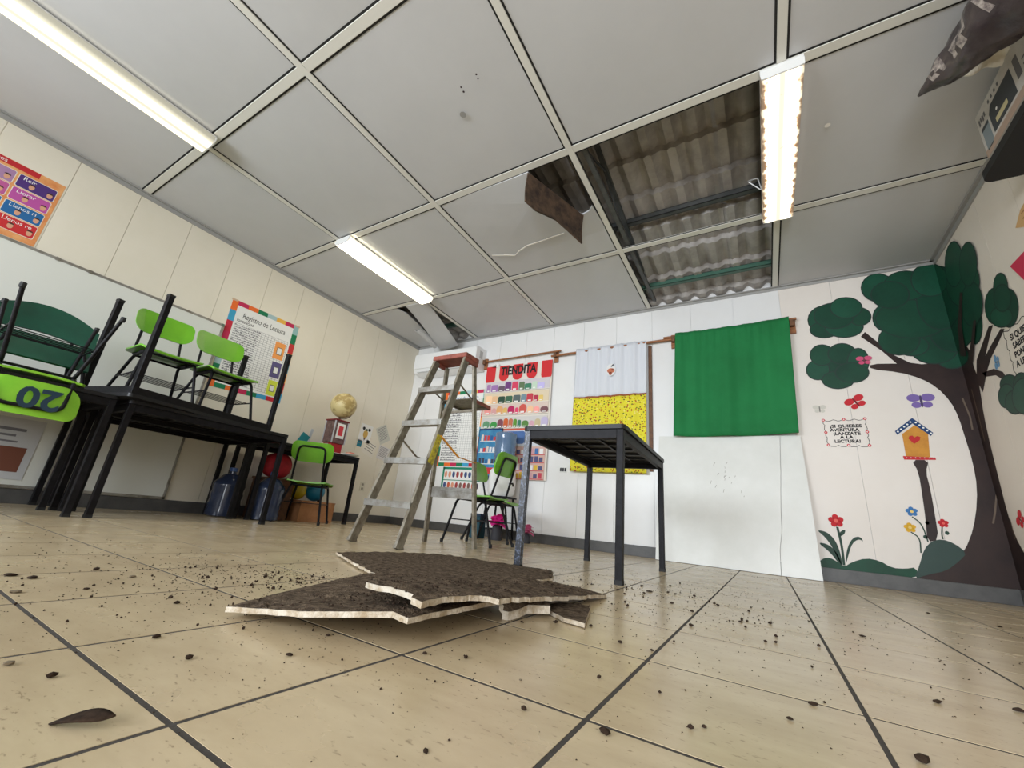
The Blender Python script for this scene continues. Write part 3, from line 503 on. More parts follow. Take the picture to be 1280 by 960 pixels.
for ci in range(5):
    for rj in range(6):
        if (ci, rj) in ((3, 4), (3, 5), (2, 4), (0, 5)): continue
        sag_panel(ci, rj, random.uniform(0.004, 0.016))
# torn panel beside the hole
x0, y0, x1, y1 = cell(2, 4)
poly = [(x0, y0), (-1.31, y0), (-1.285, 2.12), (-1.24, 2.22), (-1.17, 2.38), (-1.10, 2.57), (-1.03, 2.55), (x1, 2.50), (x1, y1), (x0, y1)]
torn = bmesh.new()
fc = torn.faces.new([torn.verts.new((x, y, H+0.002)) for x, y in poly])
bmesh.ops.triangulate(torn, faces=[fc])
bmesh.ops.subdivide_edges(torn, edges=torn.edges[:], cuts=3, use_grid_fill=True)
ext = bmesh.ops.extrude_face_region(torn, geom=torn.faces[:])
for v in ext['geom']:
    if isinstance(v, bmesh.types.BMVert): v.co.z += 0.013
for v in torn.verts:
    a = max(0.0, (v.co.x+2.15)/1.0)*max(0.0, 1-abs(v.co.y-2.35)/0.5)
    v.co.z -= 0.05*a
tb_ = B(); tb_.bm.free(); tb_.bm = torn
tb_.obj('torn_ceiling_panel', M_ceil, ceil)['label'] = 'torn white ceiling panel with a jagged edge and a crack'
# hanging flap, brown dirty side showing
fl_top = [(-1.305, 2.0), (-1.27, 2.10), (-1.20, 2.30), (-1.15, 2.44), (-1.098, 2.585)]
fl_bot = [2.40, 2.385, 2.43, 2.41, 2.385]
b = B()
def flapf(u, v):
    t = u*(len(fl_top)-1); i = min(int(t), len(fl_top)-2); q = t-i
    x = fl_top[i][0]*(1-q)+fl_top[i+1][0]*q; y = fl_top[i][1]*(1-q)+fl_top[i+1][1]*q
    zb = fl_bot[i]*(1-q)+fl_bot[i+1]*q
    zt = H-0.03
    return (x-0.008*math.sin(v*PI), y, zt+(zb-zt)*v)
b.grid(flapf, 16, 6, 0.012)
o = b.obj('torn_flap', M_panel_back, ceil); o['label'] = 'brown flap of torn ceiling panel hanging down'
# crack: ragged white lip along the break
ck = [(-2.115, 2.756), (-2.0, 2.80), (-1.90, 2.845), (-1.83, 2.80), (-1.72, 2.76), (-1.6, 2.755), (-1.48, 2.745), (-1.33, 2.736)]
b = B()
for (xa, ya), (xb, yb) in zip(ck[:-1], ck[1:]):
    b.beam((xa, ya, H-0.012), (xb, yb, H-0.014), 0.006+random.random()*0.008, 0.004)
o = b.obj('crack_lip', M_paper_w, ceil)
# corner cell by the air conditioner: left piece still up, a strip sagging out of the grid
x0, y0, x1, y1 = cell(0, 5)
B().prism([(x0, y0), (-3.93, y0), (-3.90, 3.40), (-3.95, 3.62), (-4.02, 3.85), (-4.06, 4.0), (-4.12, 4.2), (-4.14, y1), (x0, y1)], H+0.002, H+0.014).obj('torn_ceiling_panel', M_ceil, ceil)
def stripf(u, v):
    y = 3.22+v*1.0
    xl = -3.74-0.26*v; xr_ = -3.40-0.24*v
    z = H-0.004-0.13*v**1.5-0.03*math.sin(PI*u)*v
    return (xl+(xr_-xl)*u, y, z)
o = B().grid(stripf, 8, 10, 0.010).obj('hanging_strip', M_ceil, ceil, True, 30); o['label'] = 'white ceiling strip sagging out of the grid over the air conditioner'
def curlf(u, v):
    a = PI*1.1*u
    return (-3.97-0.05*v+0.05*math.cos(a), 3.70+0.45*v, H-0.075-0.06*v-0.035*math.sin(a))
B().grid(curlf, 8, 6, 0.006).obj('curled_scrap', M_ceil, ceil, True, 30)

# small holes and smudges on the panels
def stain(pts, m, r):
    b = B()
    for x, y in pts: b.lathe([(r, 0), (r*0.7, 0.001)], 8, Matrix.Translation((x, y, H-0.0155)))
    return b.obj('panel_mark', m, ceil)
for x, y, r in ((-1.372, 1.27, 0.006), (-1.375, 1.30, 0.007), (-1.245, 1.25, 0.006), (-1.25, 1.275, 0.005)): stain([(x, y)], colr(52, 30, 30), r)
stain([(-1.47, 1.42)], colr(150, 148, 144), 0.022)
stain([(0.52, 2.47)], colr(236, 232, 224), 0.016)

# ---- roof over the ceiling
roof = bpy.data.objects.new('roof', None); COL.objects.link(roof); struct(roof)
def rz(y): return 2.748+(D-y)*0.165
CRS = 0.345
for sx in range(7):
    xa = -5.41+1.06*sx; xb = xa+1.075
    b = B(); nx = 54
    rows = []
    y = D+0.25; k = 0
    ys = []
    while y > YB-0.2:
        ys.append((y, rz(y)+0.012)); ys.append((y-0.03, rz(y)+0.010)); ys.append((y-CRS*0.5, rz(y)+0.012)); ys.append((y-CRS+0.004, rz(y)+0.016)); y -= CRS
    V = []
    for (yy, zz) in ys:
        row = []
        for i in range(nx+1):
            x = xa+(xb-xa)*i/nx
            w = math.sin(2*PI*x/0.172)
            row.append(b.bm.verts.new((x, yy+0.022*w, zz+0.038*(w if w > -0.5 else -0.5-(w+0.5)*0.3)+(0.010 if sx % 2 else 0))))
        V.append(row)
    for r_ in range(len(V)-1):
        for i in range(nx): b.bm.faces.new((V[r_][i], V[r_][i+1], V[r_+1][i+1], V[r_+1][i]))
    b.obj('roof_sheet', M_roof, roof, True, 40)
def purlin(y, m):
    b = B(); z = rz(y)-0.035
    b.box((XL, y-0.025, z-0.05), (XR, y+0.025, z-0.046)).box((XL, y-0.025, z-0.05), (XR, y-0.021, z)).box((XL, y-0.025, z-0.004), (XR, y+0.025, z)).box((XL, y+0.021, z-0.05), (XR, y+0.025, z-0.036))
    b.obj('purlin', m, roof)
for y in (-2.3, -1.4, -0.5, 0.4, 1.3, 2.2, 3.09): purlin(y, M_steel)
purlin(3.98, M_steel_green)
for x in (-0.88, 1.1, -2.9):
    b = B()
    b.beam((x, YB, 2.735), (x, D, 2.735), 0.035, 0.035).beam((x, YB, rz(YB)-0.1), (x, 3.7, 2.775), 0.035, 0.035)
    n = 16
    for k in range(n):
        ya = YB+(D-YB)*k/n; yb = YB+(D-YB)*(k+1)/n
        zt = max(2.75, rz((ya+yb)/2)-0.1)
        b.beam((x, ya, 2.75 if k % 2 else zt), (x, yb, zt if k % 2 else 2.75), 0.014, 0.014)
    b.obj('roof_truss', M_steel, roof)
b = B().tube([(0.10, 3.02, 2.92), (0.13, 2.95, 2.86), (0.16, 2.93, 2.84), (0.18, 2.96, 2.74)], 0.004, 6).tube([(0.13, 2.95, 2.86), (0.10, 2.90, 2.80), (0.17, 2.92, 2.72)], 0.004, 6)
tag(b.obj('lamp_cable', M_white), 'white lamp cable dangling in the ceiling hole beside the rusty light', 'cable')

# ---- ceiling lamps
def lamp(label, x, y0, y1, wrap, m):
    L = y1-y0
    root = thing('ceiling_light', label, 'light', (x, (y0+y1)/2, H-0.008))
    w = 0.20
    B().box((-w/2, -L/2, -0.022), (w/2, L/2, -0.001), 0.003).obj('housing', M_lamp_body, root)
    b = B()
    if wrap: prof = [(-0.112, -0.022), (-0.108, -0.040), (-0.090, -0.062), (-0.055, -0.074), (0, -0.077), (0.055, -0.074), (0.090, -0.062), (0.108, -0.040), (0.112, -0.022)]
    else: prof = [(-0.100, -0.023), (-0.097, -0.070), (-0.060, -0.077), (0, -0.073), (0.060, -0.077), (0.097, -0.070), (0.100, -0.023)]
    V = [[b.bm.verts.new((px, yy, pz)) for px, pz in prof] for yy in (-L/2+0.006, L/2-0.006)]
    for i in range(len(prof)-1): b.bm.faces.new((V[0][i], V[0][i+1], V[1][i+1], V[1][i]))
    b.obj('diffuser', m, root, True, 45)
    for s in (-1, 1):
        e = B(); y = s*(L/2-0.004)
        q = [e.bm.verts.new((px*1.01, y-0.004, pz)) for px, pz in prof]; q2 = [e.bm.verts.new((px*1.01, y+0.004, pz)) for px, pz in prof]
        e.bm.faces.new(q); e.bm.faces.new(q2[::-1])
        for i in range(len(prof)): e.bm.faces.new((q[i], q[(i+1) % len(prof)], q2[(i+1) % len(prof)], q2[i]))
        e.obj('end_cap', M_lamp_body, root)
    return root
lamp('long lit ceiling light at the top left, above the whiteboard', -3.335, -0.49, 0.755, True, M_lamp)
lamp('lit ceiling light near the corner above the ladder', -3.335, 1.935, 3.165, True, M_lamp2)
lamp('lit ceiling light with rusty rim beside the big ceiling hole', 0.272, 1.945, 3.185, False, M_lamp_rust)
# ================================================================== FURNITURE
# ---- school tables
TH = 0.722
def make_table(L=1.08, W=0.56, glare=True):
    """long side along y; origin on the floor at the middle"""
    root = thing('school_table', 'table', 'table')
    B().prism(rr(W, L, 0.025), TH-0.022, TH).obj('tabletop', M_tabletop, root)
    un = B()
    for k in range(7): un.box((-W/2+0.04, -L/2+0.06+k*(L-0.12)/6-0.006, TH-0.034), (W/2-0.04, -L/2+0.06+k*(L-0.12)/6+0.006, TH-0.022))
    for k in range(4): un.box((-W/2+0.05+k*(W-0.10)/3-0.006, -L/2+0.04, TH-0.033), (-W/2+0.05+k*(W-0.10)/3+0.006, L/2-0.04, TH-0.022))
    un.obj('underside_ribs', M_tabletop, root)
    lx, ly, t = W/2-0.025, L/2-0.025, 0.034
    for sx in (-1, 1):
        B().box((sx*lx-0.014, -ly+0.017, TH-0.068), (sx*lx+0.014, ly-0.017, TH-0.0225), 0.002).obj('apron', M_black, root)
    for sy in (-1, 1):
        B().box((-lx+0.017, sy*ly-0.014, TH-0.068), (lx-0.017, sy*ly+0.014, TH-0.0225), 0.002).obj('apron', M_black, root)
    for sx in (-1, 1):
        for sy in (-1, 1):
            lg = B().box((sx*lx-t/2, sy*ly-t/2, 0.004), (sx*lx+t/2, sy*ly+t/2, TH-0.0225), 0.003).obj('leg', M_black_glare if (glare and sx < 0 and sy < 0) else M_black, root)  # one leg of the lone table carries the painted glare
            B().box((sx*lx-t/2-0.001, sy*ly-t/2-0.001, 0.0), (sx*lx+t/2+0.001, sy*ly+t/2+0.001, 0.018)).obj('foot_cap', M_rubber, lg)
    return root
tables = []
def place_table(label, x, y, rot=0.0, z=0.0, inv=False, group=None, src=None):
    t = make_table(glare=label.startswith('black school table standing alone'))
    tag(t, label, 'table', group)
    if inv:
        t.matrix_world = Matrix.Translation((x, y, z+TH)) @ Matrix.Rotation(rot, 4, 'Z') @ Matrix.Rotation(PI, 4, 'X')
    else:
        t.matrix_world = Matrix.Translation((x, y, z)) @ Matrix.Rotation(rot, 4, 'Z')
    return t
G1 = 'black tables pushed together along the left wall'
place_table('black school table standing alone in the middle of the room before the leaning board', -0.842, 2.475, math.radians(1.2))
place_table('black table in the front row under the two lime chairs', -3.69, 1.44, group=G1)
place_table('black table at the left picture edge carrying the dark green chair', -3.69, 0.315, group=G1)
place_table('black table against the left wall behind the table with two lime chairs', -4.252, 1.50, group=G1)
place_table('black table against the left wall behind the dark green chair', -4.252, 0.38, group=G1)
place_table('black table lying upside down with its legs up under the two lime chairs', -3.70, 1.315, math.radians(14), TH+0.001, True, group=G1)
place_table('black table with the globe in the far left corner', -4.20, 2.62, 0.0)

# ---- school chairs: front towards -y, origin on the floor
def make_chair(shell, seat_h=0.37, back_top=0.755, w=0.39, style='lime'):
    root = thing('school_chair', 'chair', 'chair')
    sh, hw = seat_h, w/2
    if style == 'lime':
        def seatf(u, v):
            x = (u-0.5)*w; y = -0.19+0.37*v
            e = abs(u-0.5)*2
            z = sh+0.012+0.010*e*e-0.022*max(0, (0.18-v)/0.18)**2-0.006*math.sin(PI*v)
            if v < 0.15: x *= 1-0.10*((0.15-v)/0.15)**2
            if v > 0.85: x *= 1-0.12*((v-0.85)/0.15)**2
            return (x, y, z)
        B().grid(seatf, 10, 12, 0.012).obj('seat', shell, root, True, 50)
        bh = 0.19
        pts = rr(w*0.98, bh, (0.085, 0.05, 0.05, 0.085), 6)
        b = B(); n = len(pts)
        def bp(px, py, off):
            y = 0.205+0.30*(py+bh/2)-0.9*px*px+off; z = back_top-bh/2+py
            return (px, y-0.0, z)
        fr = [b.bm.verts.new(bp(px, py, 0)) for px, py in pts]; bk_ = [b.bm.verts.new(bp(px, py, 0.014)) for px, py in pts]
        # inner ring keeps the curve
        cols = 8
        for side in (0, 1):
            ring = fr if side == 0 else bk_
            fce = b.bm.faces.new(ring if side == 0 else ring[::-1])
        for k in range(n): b.bm.faces.new((fr[k], fr[(k+1) % n], bk_[(k+1) % n], bk_[k]))
        bmesh.ops.triangulate(b.bm, faces=[f for f in b.bm.faces if len(f.verts) > 4])
        b.obj('backrest', shell, root, True, 40)
    else:                         # older dark green chair: wide ribbed seat and a broad crescent back
        def seatf(u, v):
            x = (u-0.5)*w*(0.98-0.05*v); y = -0.20+0.36*v
            z = sh+0.03-0.17*max(0, (0.34-v)/0.34)**1.3+0.004*math.cos(v*40)
            return (x, y, z)
        B().grid(seatf, 10, 20, 0.014).obj('seat', shell, root, True, 60)
        def backf(u, v):
            x = (u-0.5)*w*1.22; e = (u-0.5)*2
            top = back_top-0.10*e*e; bot = sh+0.115-0.05*e*e
            z = bot+(top-bot)*v
            return (x, 0.19+0.05*v-0.05*e*e, z)
        B().grid(backf, 14, 8, 0.014).obj('backrest', shell, root, True, 60)
    r = 0.0105
    fx, bx_ = hw-0.045, hw-0.03
    for s in (-1, 1):
        lg = B().tube([(s*(hw+0.005), -0.205, 0.01), (s*fx, -0.135, sh-0.012), (s*fx, -0.02, sh-0.012)], r, 8, 0.05).obj('leg', M_black, root, True, 60)
        B().lathe([(0.013, 0.0), (0.014, 0.02), (0.012, 0.03)], 10, Matrix.Translation((s*(hw+0.006), -0.207, 0.0))).obj('foot_cap', M_rubber, lg)
        lg = B().tube([(s*(hw+0.010), 0.245, 0.01), (s*(fx-0.012), 0.12, sh-0.012), (s*(fx-0.012), -0.02, sh-0.014)], r, 8, 0.05).obj('leg', M_black, root, True, 60)
        B().lathe([(0.013, 0.0), (0.014, 0.02), (0.012, 0.03)], 10, Matrix.Translation((s*(hw+0.011), 0.247, 0.0))).obj('foot_cap', M_rubber, lg)
    bt = back_top-0.045
    xb = hw-0.075
    B().tube([(-xb-0.02, 0.0, sh-0.008), (-xb-0.02, 0.165, sh-0.006), (-xb, 0.255+0.0, bt), (xb, 0.255, bt), (xb+0.02, 0.165, sh-0.006), (xb+0.02, 0.0, sh-0.008)], 0.0095, 8, 0.05).obj('back_frame', M_black, root, True, 60)
    B().tube([(-fx, -0.12, sh-0.02), (fx, -0.12, sh-0.02), (fx, 0.10, sh-0.02), (-fx, 0.10, sh-0.02)], 0.008, 8, 0.02, True).obj('seat_frame', M_black, root, True, 60)
    if style != 'lime': return root
    b = B()
    for k in range(6):
        y = -0.12+0.045*k*1.0
        b.tube([(-hw+0.015, y, sh*0.50), (hw-0.015, y, sh*0.50)], 0.003, 6)
    for s in (-1, 1): b.tube([(s*(hw-0.018), -0.17, sh*0.50), (s*(hw-0.018), 0.185, sh*0.50)], 0.005, 6)
    b.obj('book_rack', M_black, root, True, 60)['kind'] = 'stuff'
    return root
def place_chair(label, x, y, rot, shell=None, z=0.0, group=None, **kw):
    c = make_chair(shell or M_lime, **kw); tag(c, label, 'chair', group)
    c.location = (x, y, z); c.rotation_euler = (0, 0, rot)
    return c
GC = 'lime green school chairs'
# chairs standing on the upside-down table, facing the room (+x)
place_chair('lime green chair standing on the tables, the left one of the upright pair', -3.74, 1.085, PI/2, z=TH+0.0235, group=GC)
place_chair('lime green chair standing on the tables, nearest the handwritten reading chart', -3.74, 1.50, PI/2+0.06, z=TH+0.0235, group=GC)
place_chair('dark green plastic chair standing on the table at the left picture edge', -3.90, 0.515, PI/2, M_dgreen, z=TH+0.001, seat_h=0.285, back_top=0.60, w=0.43, style='old')
# chair turned upside down on the table, its back with the number hanging in front
c20 = make_chair(M_lime2, w=0.40, seat_h=0.43, back_top=0.675)
tag(c20, 'yellowish lime chair hung upside down on the left table with painted number 20', 'chair', GC)
c20.matrix_world = Matrix(((0, 1, 0, -3.55), (1, 0, 0, 0.485), (0, 0, -1, TH+0.458), (0, 0, 0, 1)))
bkst = [c for c in c20.children if c.name.startswith('backrest')][0]
t = text(bkst, 'number', '20', 0.165, M_navy, (0, 0, 0), align='CENTER', bold=0.005)
t.matrix_local = Matrix(((-1, 0, 0, 0.03), (0, 0.287, 0.958, 0.2345), (0, 0.958, -0.287, 0.527), (0, 0, 0, 1)))
# chairs on the floor
place_chair('lime green chair on the floor facing the globe table', -3.90, 2.60, math.radians(-136), group=GC)
place_chair('lime green chair right behind the ladder, its back towards the middle table', -2.10, 3.02, -PI/2+0.10, group=GC)
place_chair('lime green chair behind the other one, in front of the shop poster', -2.30, 3.60, PI/2+0.25, group=GC)

# ---- step ladder
LX, LYF, LYR, LZ = -2.045, 1.87, 2.59, 1.40
lad = thing('step_ladder', 'old aluminium step ladder with a red top standing open on the floor', 'ladder', (LX, 0, 0))
def fr(s, z):   # front rail centre at height z
    t = z/LZ; return Vector((s*(0.205-0.055*t), LYF+(2.325-LYF)*t, z))
def rrail(s, z):
    t = z/LZ; return Vector((s*(0.238-0.10*t), LYR+(2.435-LYR)*t, z))
for s in (-1, 1):
    b = B()
    a, c = fr(s, 0.0), fr(s, LZ-0.02)
    b.beam(a, c, 0.004, 0.062, (1, 0, 0)) if False else None
    up = (0, 1, 0)
    b.beam(a, c, 0.022, 0.056, (0, 1, 0.3))
    ral = b.obj('front_rail', M_alu_dirty, lad)
    B().beam(fr(s, 0.0)-Vector((0, 0, 0.0)), fr(s, 0.02), 0.028, 0.062, (0, 1, 0.3)).obj('foot_pad', M_alu_dirty, ral)
    b = B(); b.beam(rrail(s, 0.0), rrail(s, LZ-0.03), 0.02, 0.036, (0, 1, -0.1))
    b.obj('rear_rail', M_alu_dirty, lad)
    # folding spreader
    zz = 0.72
    p0, p2 = fr(s, zz), rrail(s, zz-0.12); pm = (p0+p2)/2+Vector((0, 0, -0.05))
    B().beam(p0+Vector((s*0.016, 0, 0)), pm+Vector((s*0.016, 0, 0)), 0.018, 0.004).beam(pm+Vector((s*0.016, 0, 0)), p2+Vector((s*0.012, 0, 0)), 0.018, 0.004).obj('spreader', M_orange if s > 0 else M_alu_dirty, lad)
for k in range(4):
    z = 0.248+0.284*k
    l, r_ = fr(-1, z), fr(1, z)
    st = B().box((l.x+0.006, l.y-0.035, z-0.012), (r_.x-0.006, l.y+0.045, z+0.012), 0.002).box((l.x-0.012, l.y-0.042, z-0.020), (r_.x+0.012, l.y-0.036, z+0.020), 0.001).obj('step', M_alu, lad)
B().box((-0.17, 2.285, LZ-0.02), (0.17, 2.46, LZ+0.02), 0.008).box((-0.165, 2.29, LZ-0.05), (-0.145, 2.455, LZ-0.02)).box((0.145, 2.29, LZ-0.05), (0.165, 2.455, LZ-0.02)).obj('top_cap', M_redcap, lad)
for z, hgt in ((0.36, 0.05), (0.40, 0.03)):
    l, r_ = rrail(-1, z), rrail(1, z)
    B().box((l.x, l.y-0.004, z-hgt/2), (r_.x, l.y+0.012, z+hgt/2)).obj('rear_brace', M_alu, lad)
for z in (1.0,):
    l, r_ = rrail(-1, z), rrail(1, z)
    B().box((l.x, l.y-0.004, z-0.01), (r_.x, l.y+0.008, z+0.01)).obj('rear_brace', M_alu_dirty, lad)
sh = B().box((-0.14, 2.44, 1.085), (0.16, 2.70, 1.092)).box((-0.14, 2.44, 1.07), (-0.13, 2.70, 1.092)).box((0.15, 2.44, 1.07), (0.16, 2.70, 1.092)).box((-0.14, 2.69, 1.07), (0.16, 2.70, 1.092)).obj('paint_tray', M_alu_dirty, lad)
B().box((-0.142, 2.70, 1.066), (0.162, 2.704, 1.094)).obj('tray_edge', M_redcap, lad)
B().box((0.16, 2.46, 1.066), (0.164, 2.70, 1.094)).obj('tray_edge', M_redcap, lad)
for s in (-1, 1):
    p0 = fr(s, 1.16); B().beam(p0, (s*0.135, 2.5, 1.078), 0.012, 0.006).obj('tray_arm', M_alu_dirty, lad)
p0, p1 = fr(1, 0.52), fr(1, 0.72)
B().beam(p0+Vector((0.0125, -0.0, 0)), p1+Vector((0.0125, 0, 0)), 0.003, 0.05, (0, 1, 0.3)).obj('sticker', M_yellow_lbl, lad)

# ---- fallen white board leaning on the back wall
b = B()
bw = [(-0.895, 0.0), (0.345, 0.0), (0.325, 1.165), (-0.87, 1.18)]
mw = Matrix.Translation((0, D-0.155, 0.002)) @ Matrix.Rotation(math.radians(-6.2), 4, 'X') @ Matrix(((1, 0, 0, 0), (0, 0, -1, 0), (0, 1, 0, 0), (0, 0, 0, 1)))
brd = thing('leaning_board', 'large cracked white panel leaning on the back wall under the green curtain', 'panel', mw=mw)
crk = [(0.175, 1.168), (0.162, 1.0), (0.150, 0.83), (0.135, 0.68), (0.120, 0.50), (0.112, 0.34), (0.085, 0.2), (0.075, 0.0)]
B().prism([(-0.895, 0), (0.0735, 0)]+[(x-0.0015, y) for x, y in crk[::-1][1:]]+[(-0.87, 1.18)], 0, 0.012).obj('board_piece', M_white_board, brd)
B().prism([(0.345, 0), (0.325, 1.165)]+[(x+0.0015, y) for x, y in crk], -0.001, 0.0115).obj('board_piece', M_white_board, brd)
mk = B()
random.seed(3)
for k in range(16):
    cx, cy = random.gauss(-0.28, 0.07), random.gauss(0.80, 0.08); a = random.uniform(0.6, 1.6)
    L = random.uniform(0.008, 0.035); dx, dy = L*math.cos(a), L*math.sin(a)
    mk.prism([(cx, cy), (cx+dx, cy+dy), (cx+dx+0.003, cy+dy-0.003), (cx+0.003, cy-0.002)], 0.0121, 0.0124)
mk.obj('scuff_marks', colr(150, 146, 138), brd)

# ---- globe, gumball machine and things around the corner table
gz = TH
gm = thing('candy_dispenser', 'small red coin candy dispenser on the corner table under the globe', 'dispenser', (-4.20, 2.96, gz))
B().box((-0.075, -0.075, 0.0), (0.075, 0.075, 0.13), 0.006).obj('base', colr(168, 24, 34, 0.3), gm)
B().box((-0.078, -0.08, 0.02), (0.02, -0.075, 0.12)).obj('front_plate', colr(200, 200, 205, 0.3), gm)
B().box((-0.085, -0.085, 0.13), (0.085, 0.085, 0.385), 0.004).obj('glass_case', mat('case_glass', (120, 92, 88), 0.12, rgb2=(84, 60, 58), scale=30), gm)
B().box((0.0855, -0.05, 0.19), (0.088, 0.055, 0.36)).obj('front_card', M_paper, gm)
rects_card = B().box((0.0882, -0.03, 0.22), (0.0888, 0.03, 0.33)).obj('card_print', colr(206, 60, 70), gm)
for sx in (-1, 1):
    for sy in (-1, 1): B().box((sx*0.085-0.006, sy*0.085-0.006, 0.13), (sx*0.085+0.006, sy*0.085+0.006, 0.385)).obj('corner_post', colr(190, 190, 195, 0.3), gm)
B().box((-0.095, -0.095, 0.385), (0.095, 0.095, 0.405), 0.006).obj('lid', colr(120, 22, 30, 0.35), gm)
gl = thing('globe', 'tan antique style globe standing on top of the red candy dispenser', 'globe', (-4.20, 2.97, gz+0.405))
B().lathe([(0.05, 0), (0.05, 0.008), (0.012, 0.02), (0.010, 0.05)], 16).obj('foot', M_wood_d, gl, True, 40)
s = B(); bmesh.ops.create_uvsphere(s.bm, u_segments=28, v_segments=18, radius=0.148)
gob = s.obj('ball', mat('globe_map', (214, 196, 140), 0.4, rgb2=(170, 146, 92), scale=9, lo=0.48, hi=0.56), gl, True)
gob.location = (0.01, 0.01, 0.185)
A = [(0.01+0.0, 0.01+0.158*math.sin(a), 0.185-0.158*math.cos(a)) for a in [math.radians(d) for d in range(-10, 175, 12)]]
B().tube(A, 0.005, 6).obj('meridian', M_wood_d, gl, True, 60)
tg = thing('paper_plate', 'red and white paper plate on the corner table beside the candy dispenser', 'plate', (-3.99, 3.06, gz))
B().lathe([(0.05, 0), (0.06, 0.004), (0.10, 0.022), (0.098, 0.024), (0.055, 0.008)], 24).obj('plate', M_paper, tg, True, 40)
B().lathe([(0.055, 0.010), (0.060, 0.03), (0.04, 0.045), (0.01, 0.05)], 16).obj('wrapper', mat('red_wrapper', (206, 70, 44), 0.5, rgb2=(230, 200, 180), scale=30), tg, True, 40)
st = thing('sheet_stack', 'stack of white sheets on the corner table under the plate', 'paper', (-4.02, 2.93, gz+0.0002)); 
B().box((-0.10, -0.08, 0), (0.05, 0.05, 0.010)).obj('sheets', M_paper, st)
pb = thing('teal_folder', 'teal folder propped up on the corner table', 'folder', (-4.33, 2.62, gz))
B().box((-0.004, -0.05, 0), (0.004, 0.05, 0.20), mw=Matrix.Rotation(math.radians(-24), 4, 'X')).obj('cover', colr(30, 130, 140), pb)
pb = thing('grey_ruler', 'pale ruler leaning beside the teal folder', 'ruler', (-4.33, 2.72, gz))
B().box((-0.003, -0.015, 0), (0.003, 0.015, 0.26), mw=Matrix.Rotation(math.radians(-8), 4, 'X')).obj('blade', colr(190, 196, 204), pb)
pb = tag(B().box((-4.36, 2.20, gz), (-4.30, 2.33, gz+0.085), 0.004).obj('yellow_box', colr(222, 214, 90)), 'small yellow box on the corner table behind the black table', 'box')
# under the corner table
cb = thing('cardboard_box', 'cardboard box on the floor under the corner table', 'box', (-4.20, 2.84, 0.0))
M_card = mat('cardboard', (176, 124, 84), 0.85, rgb2=(160, 110, 72), scale=14)
B().box((-0.17, -0.20, 0), (0.17, 0.20, 0.20), 0.004).obj('body', M_card, cb)
B().box((-0.172, -0.202, 0.196), (0.172, -0.02, 0.206)).obj('flap', M_card, cb); B().box((-0.172, 0.02, 0.196), (0.172, 0.202, 0.206)).obj('flap', M_card, cb)
def ball(name, label, loc, r, m):
    s = B(); bmesh.ops.create_uvsphere(s.bm, u_segments=24, v_segments=16, radius=r)
    o = s.obj(name, m, None, True); o.location = loc; return tag(o, label, 'ball')
ball('play_ball', 'blue ball resting on the cardboard box', (-4.24, 2.91, 0.307), 0.10, colr(24, 122, 158, 0.35))
ball('play_ball', 'yellow ball on the cardboard box beside the blue ball', (-4.275, 2.725, 0.292), 0.085, colr(196, 170, 30, 0.4))
rb_ = thing('red_bag', 'stuffed red bag under the corner table behind the lime chair', 'bag', (-4.27, 2.44, 0.395))
def bagf(u, v):
    a = 2*PI*u; t = v*PI
    r = 0.125*(math.sin(t)**0.7)*(1+0.08*math.sin(3*a+2*v))
    return (r*math.cos(a), r*1.15*math.sin(a), 0.125-0.125*math.cos(t))
B().grid(bagf, 20, 12).obj('sack', mat('red_cloth', (186, 30, 42), 0.7, rgb2=(150, 22, 34), scale=8), rb_, True)
tag(B().box((-4.42, 2.31, 0.0), (-4.38, 2.57, 0.38)).box((-4.16, 2.31, 0.0), (-4.12, 2.57, 0.38)).box((-4.43, 2.30, 0.375), (-4.11, 2.58, 0.394)).obj('low_stool', M_wood_d), 'low brown stool under the corner table holding the red bag', 'stool')
# water jugs
M_jug = mat('jug_blue', (46, 56, 80), 0.15, rgb2=(36, 44, 64), scale=5)
def jug(label, x, y, z=0.0, inv=False, m=None):
    root = thing('water_jug', label, 'jug', (x, y, z))
    b = B(); b.lathe([(0.10, 0), (0.125, 0.01), (0.13, 0.05), (0.122, 0.08), (0.13, 0.11), (0.122, 0.15), (0.13, 0.19), (0.122, 0.23), (0.13, 0.27), (0.125, 0.30), (0.07, 0.365), (0.030, 0.385), (0.028, 0.42)], 24)
    b.obj('body', m or M_jug, root, True, 50)
    B().lathe([(0.031, 0.405), (0.031, 0.435), (0.026, 0.437)], 16).obj('cap', colr(60, 90, 150, 0.4), root)
    if inv: root.rotation_euler = (PI, 0, 0); root.location = (x, y, z+0.437)
    return root
jug('dark blue water jug on the floor under the tables, nearest the wall', -4.25, 2.03)
jug('dark blue water jug on the floor in front of the corner table', -3.985, 2.265)

# ---- water dispenser by the shop poster
wd = thing('water_dispenser', 'white water dispenser on a dark stand behind the lime chairs', 'dispenser', (-2.58, 4.10, 0.0))
B().lathe([(0.13, 0.46), (0.155, 0.50), (0.16, 0.62), (0.15, 0.74), (0.12, 0.77), (0.06, 0.78)], 24).obj('tank', M_white, wd, True, 50)
B().tube([(0.13, -0.06, 0.60), (0.20, -0.09, 0.60), (0.21, -0.095, 0.57)], 0.010, 8).obj('tap', M_rubber, wd, True, 50)
b = B()
for sx in (-1, 1):
    for sy in (-1, 1): b.beam((sx*0.13, sy*0.12, 0.0), (sx*0.11, sy*0.10, 0.455), 0.018, 0.018)
b.box((-0.14, -0.13, 0.44), (0.14, 0.13, 0.458)).box((-0.13, -0.12, 0.10), (0.13, 0.12, 0.112))
b.obj('stand', M_black, wd)
jug('pale blue water jug upside down on the white dispenser', -2.58, 4.10, 0.757, True, mat('jug_pale', (120, 150, 186), 0.12, rgb2=(98, 130, 170), scale=4, trans=0.35))
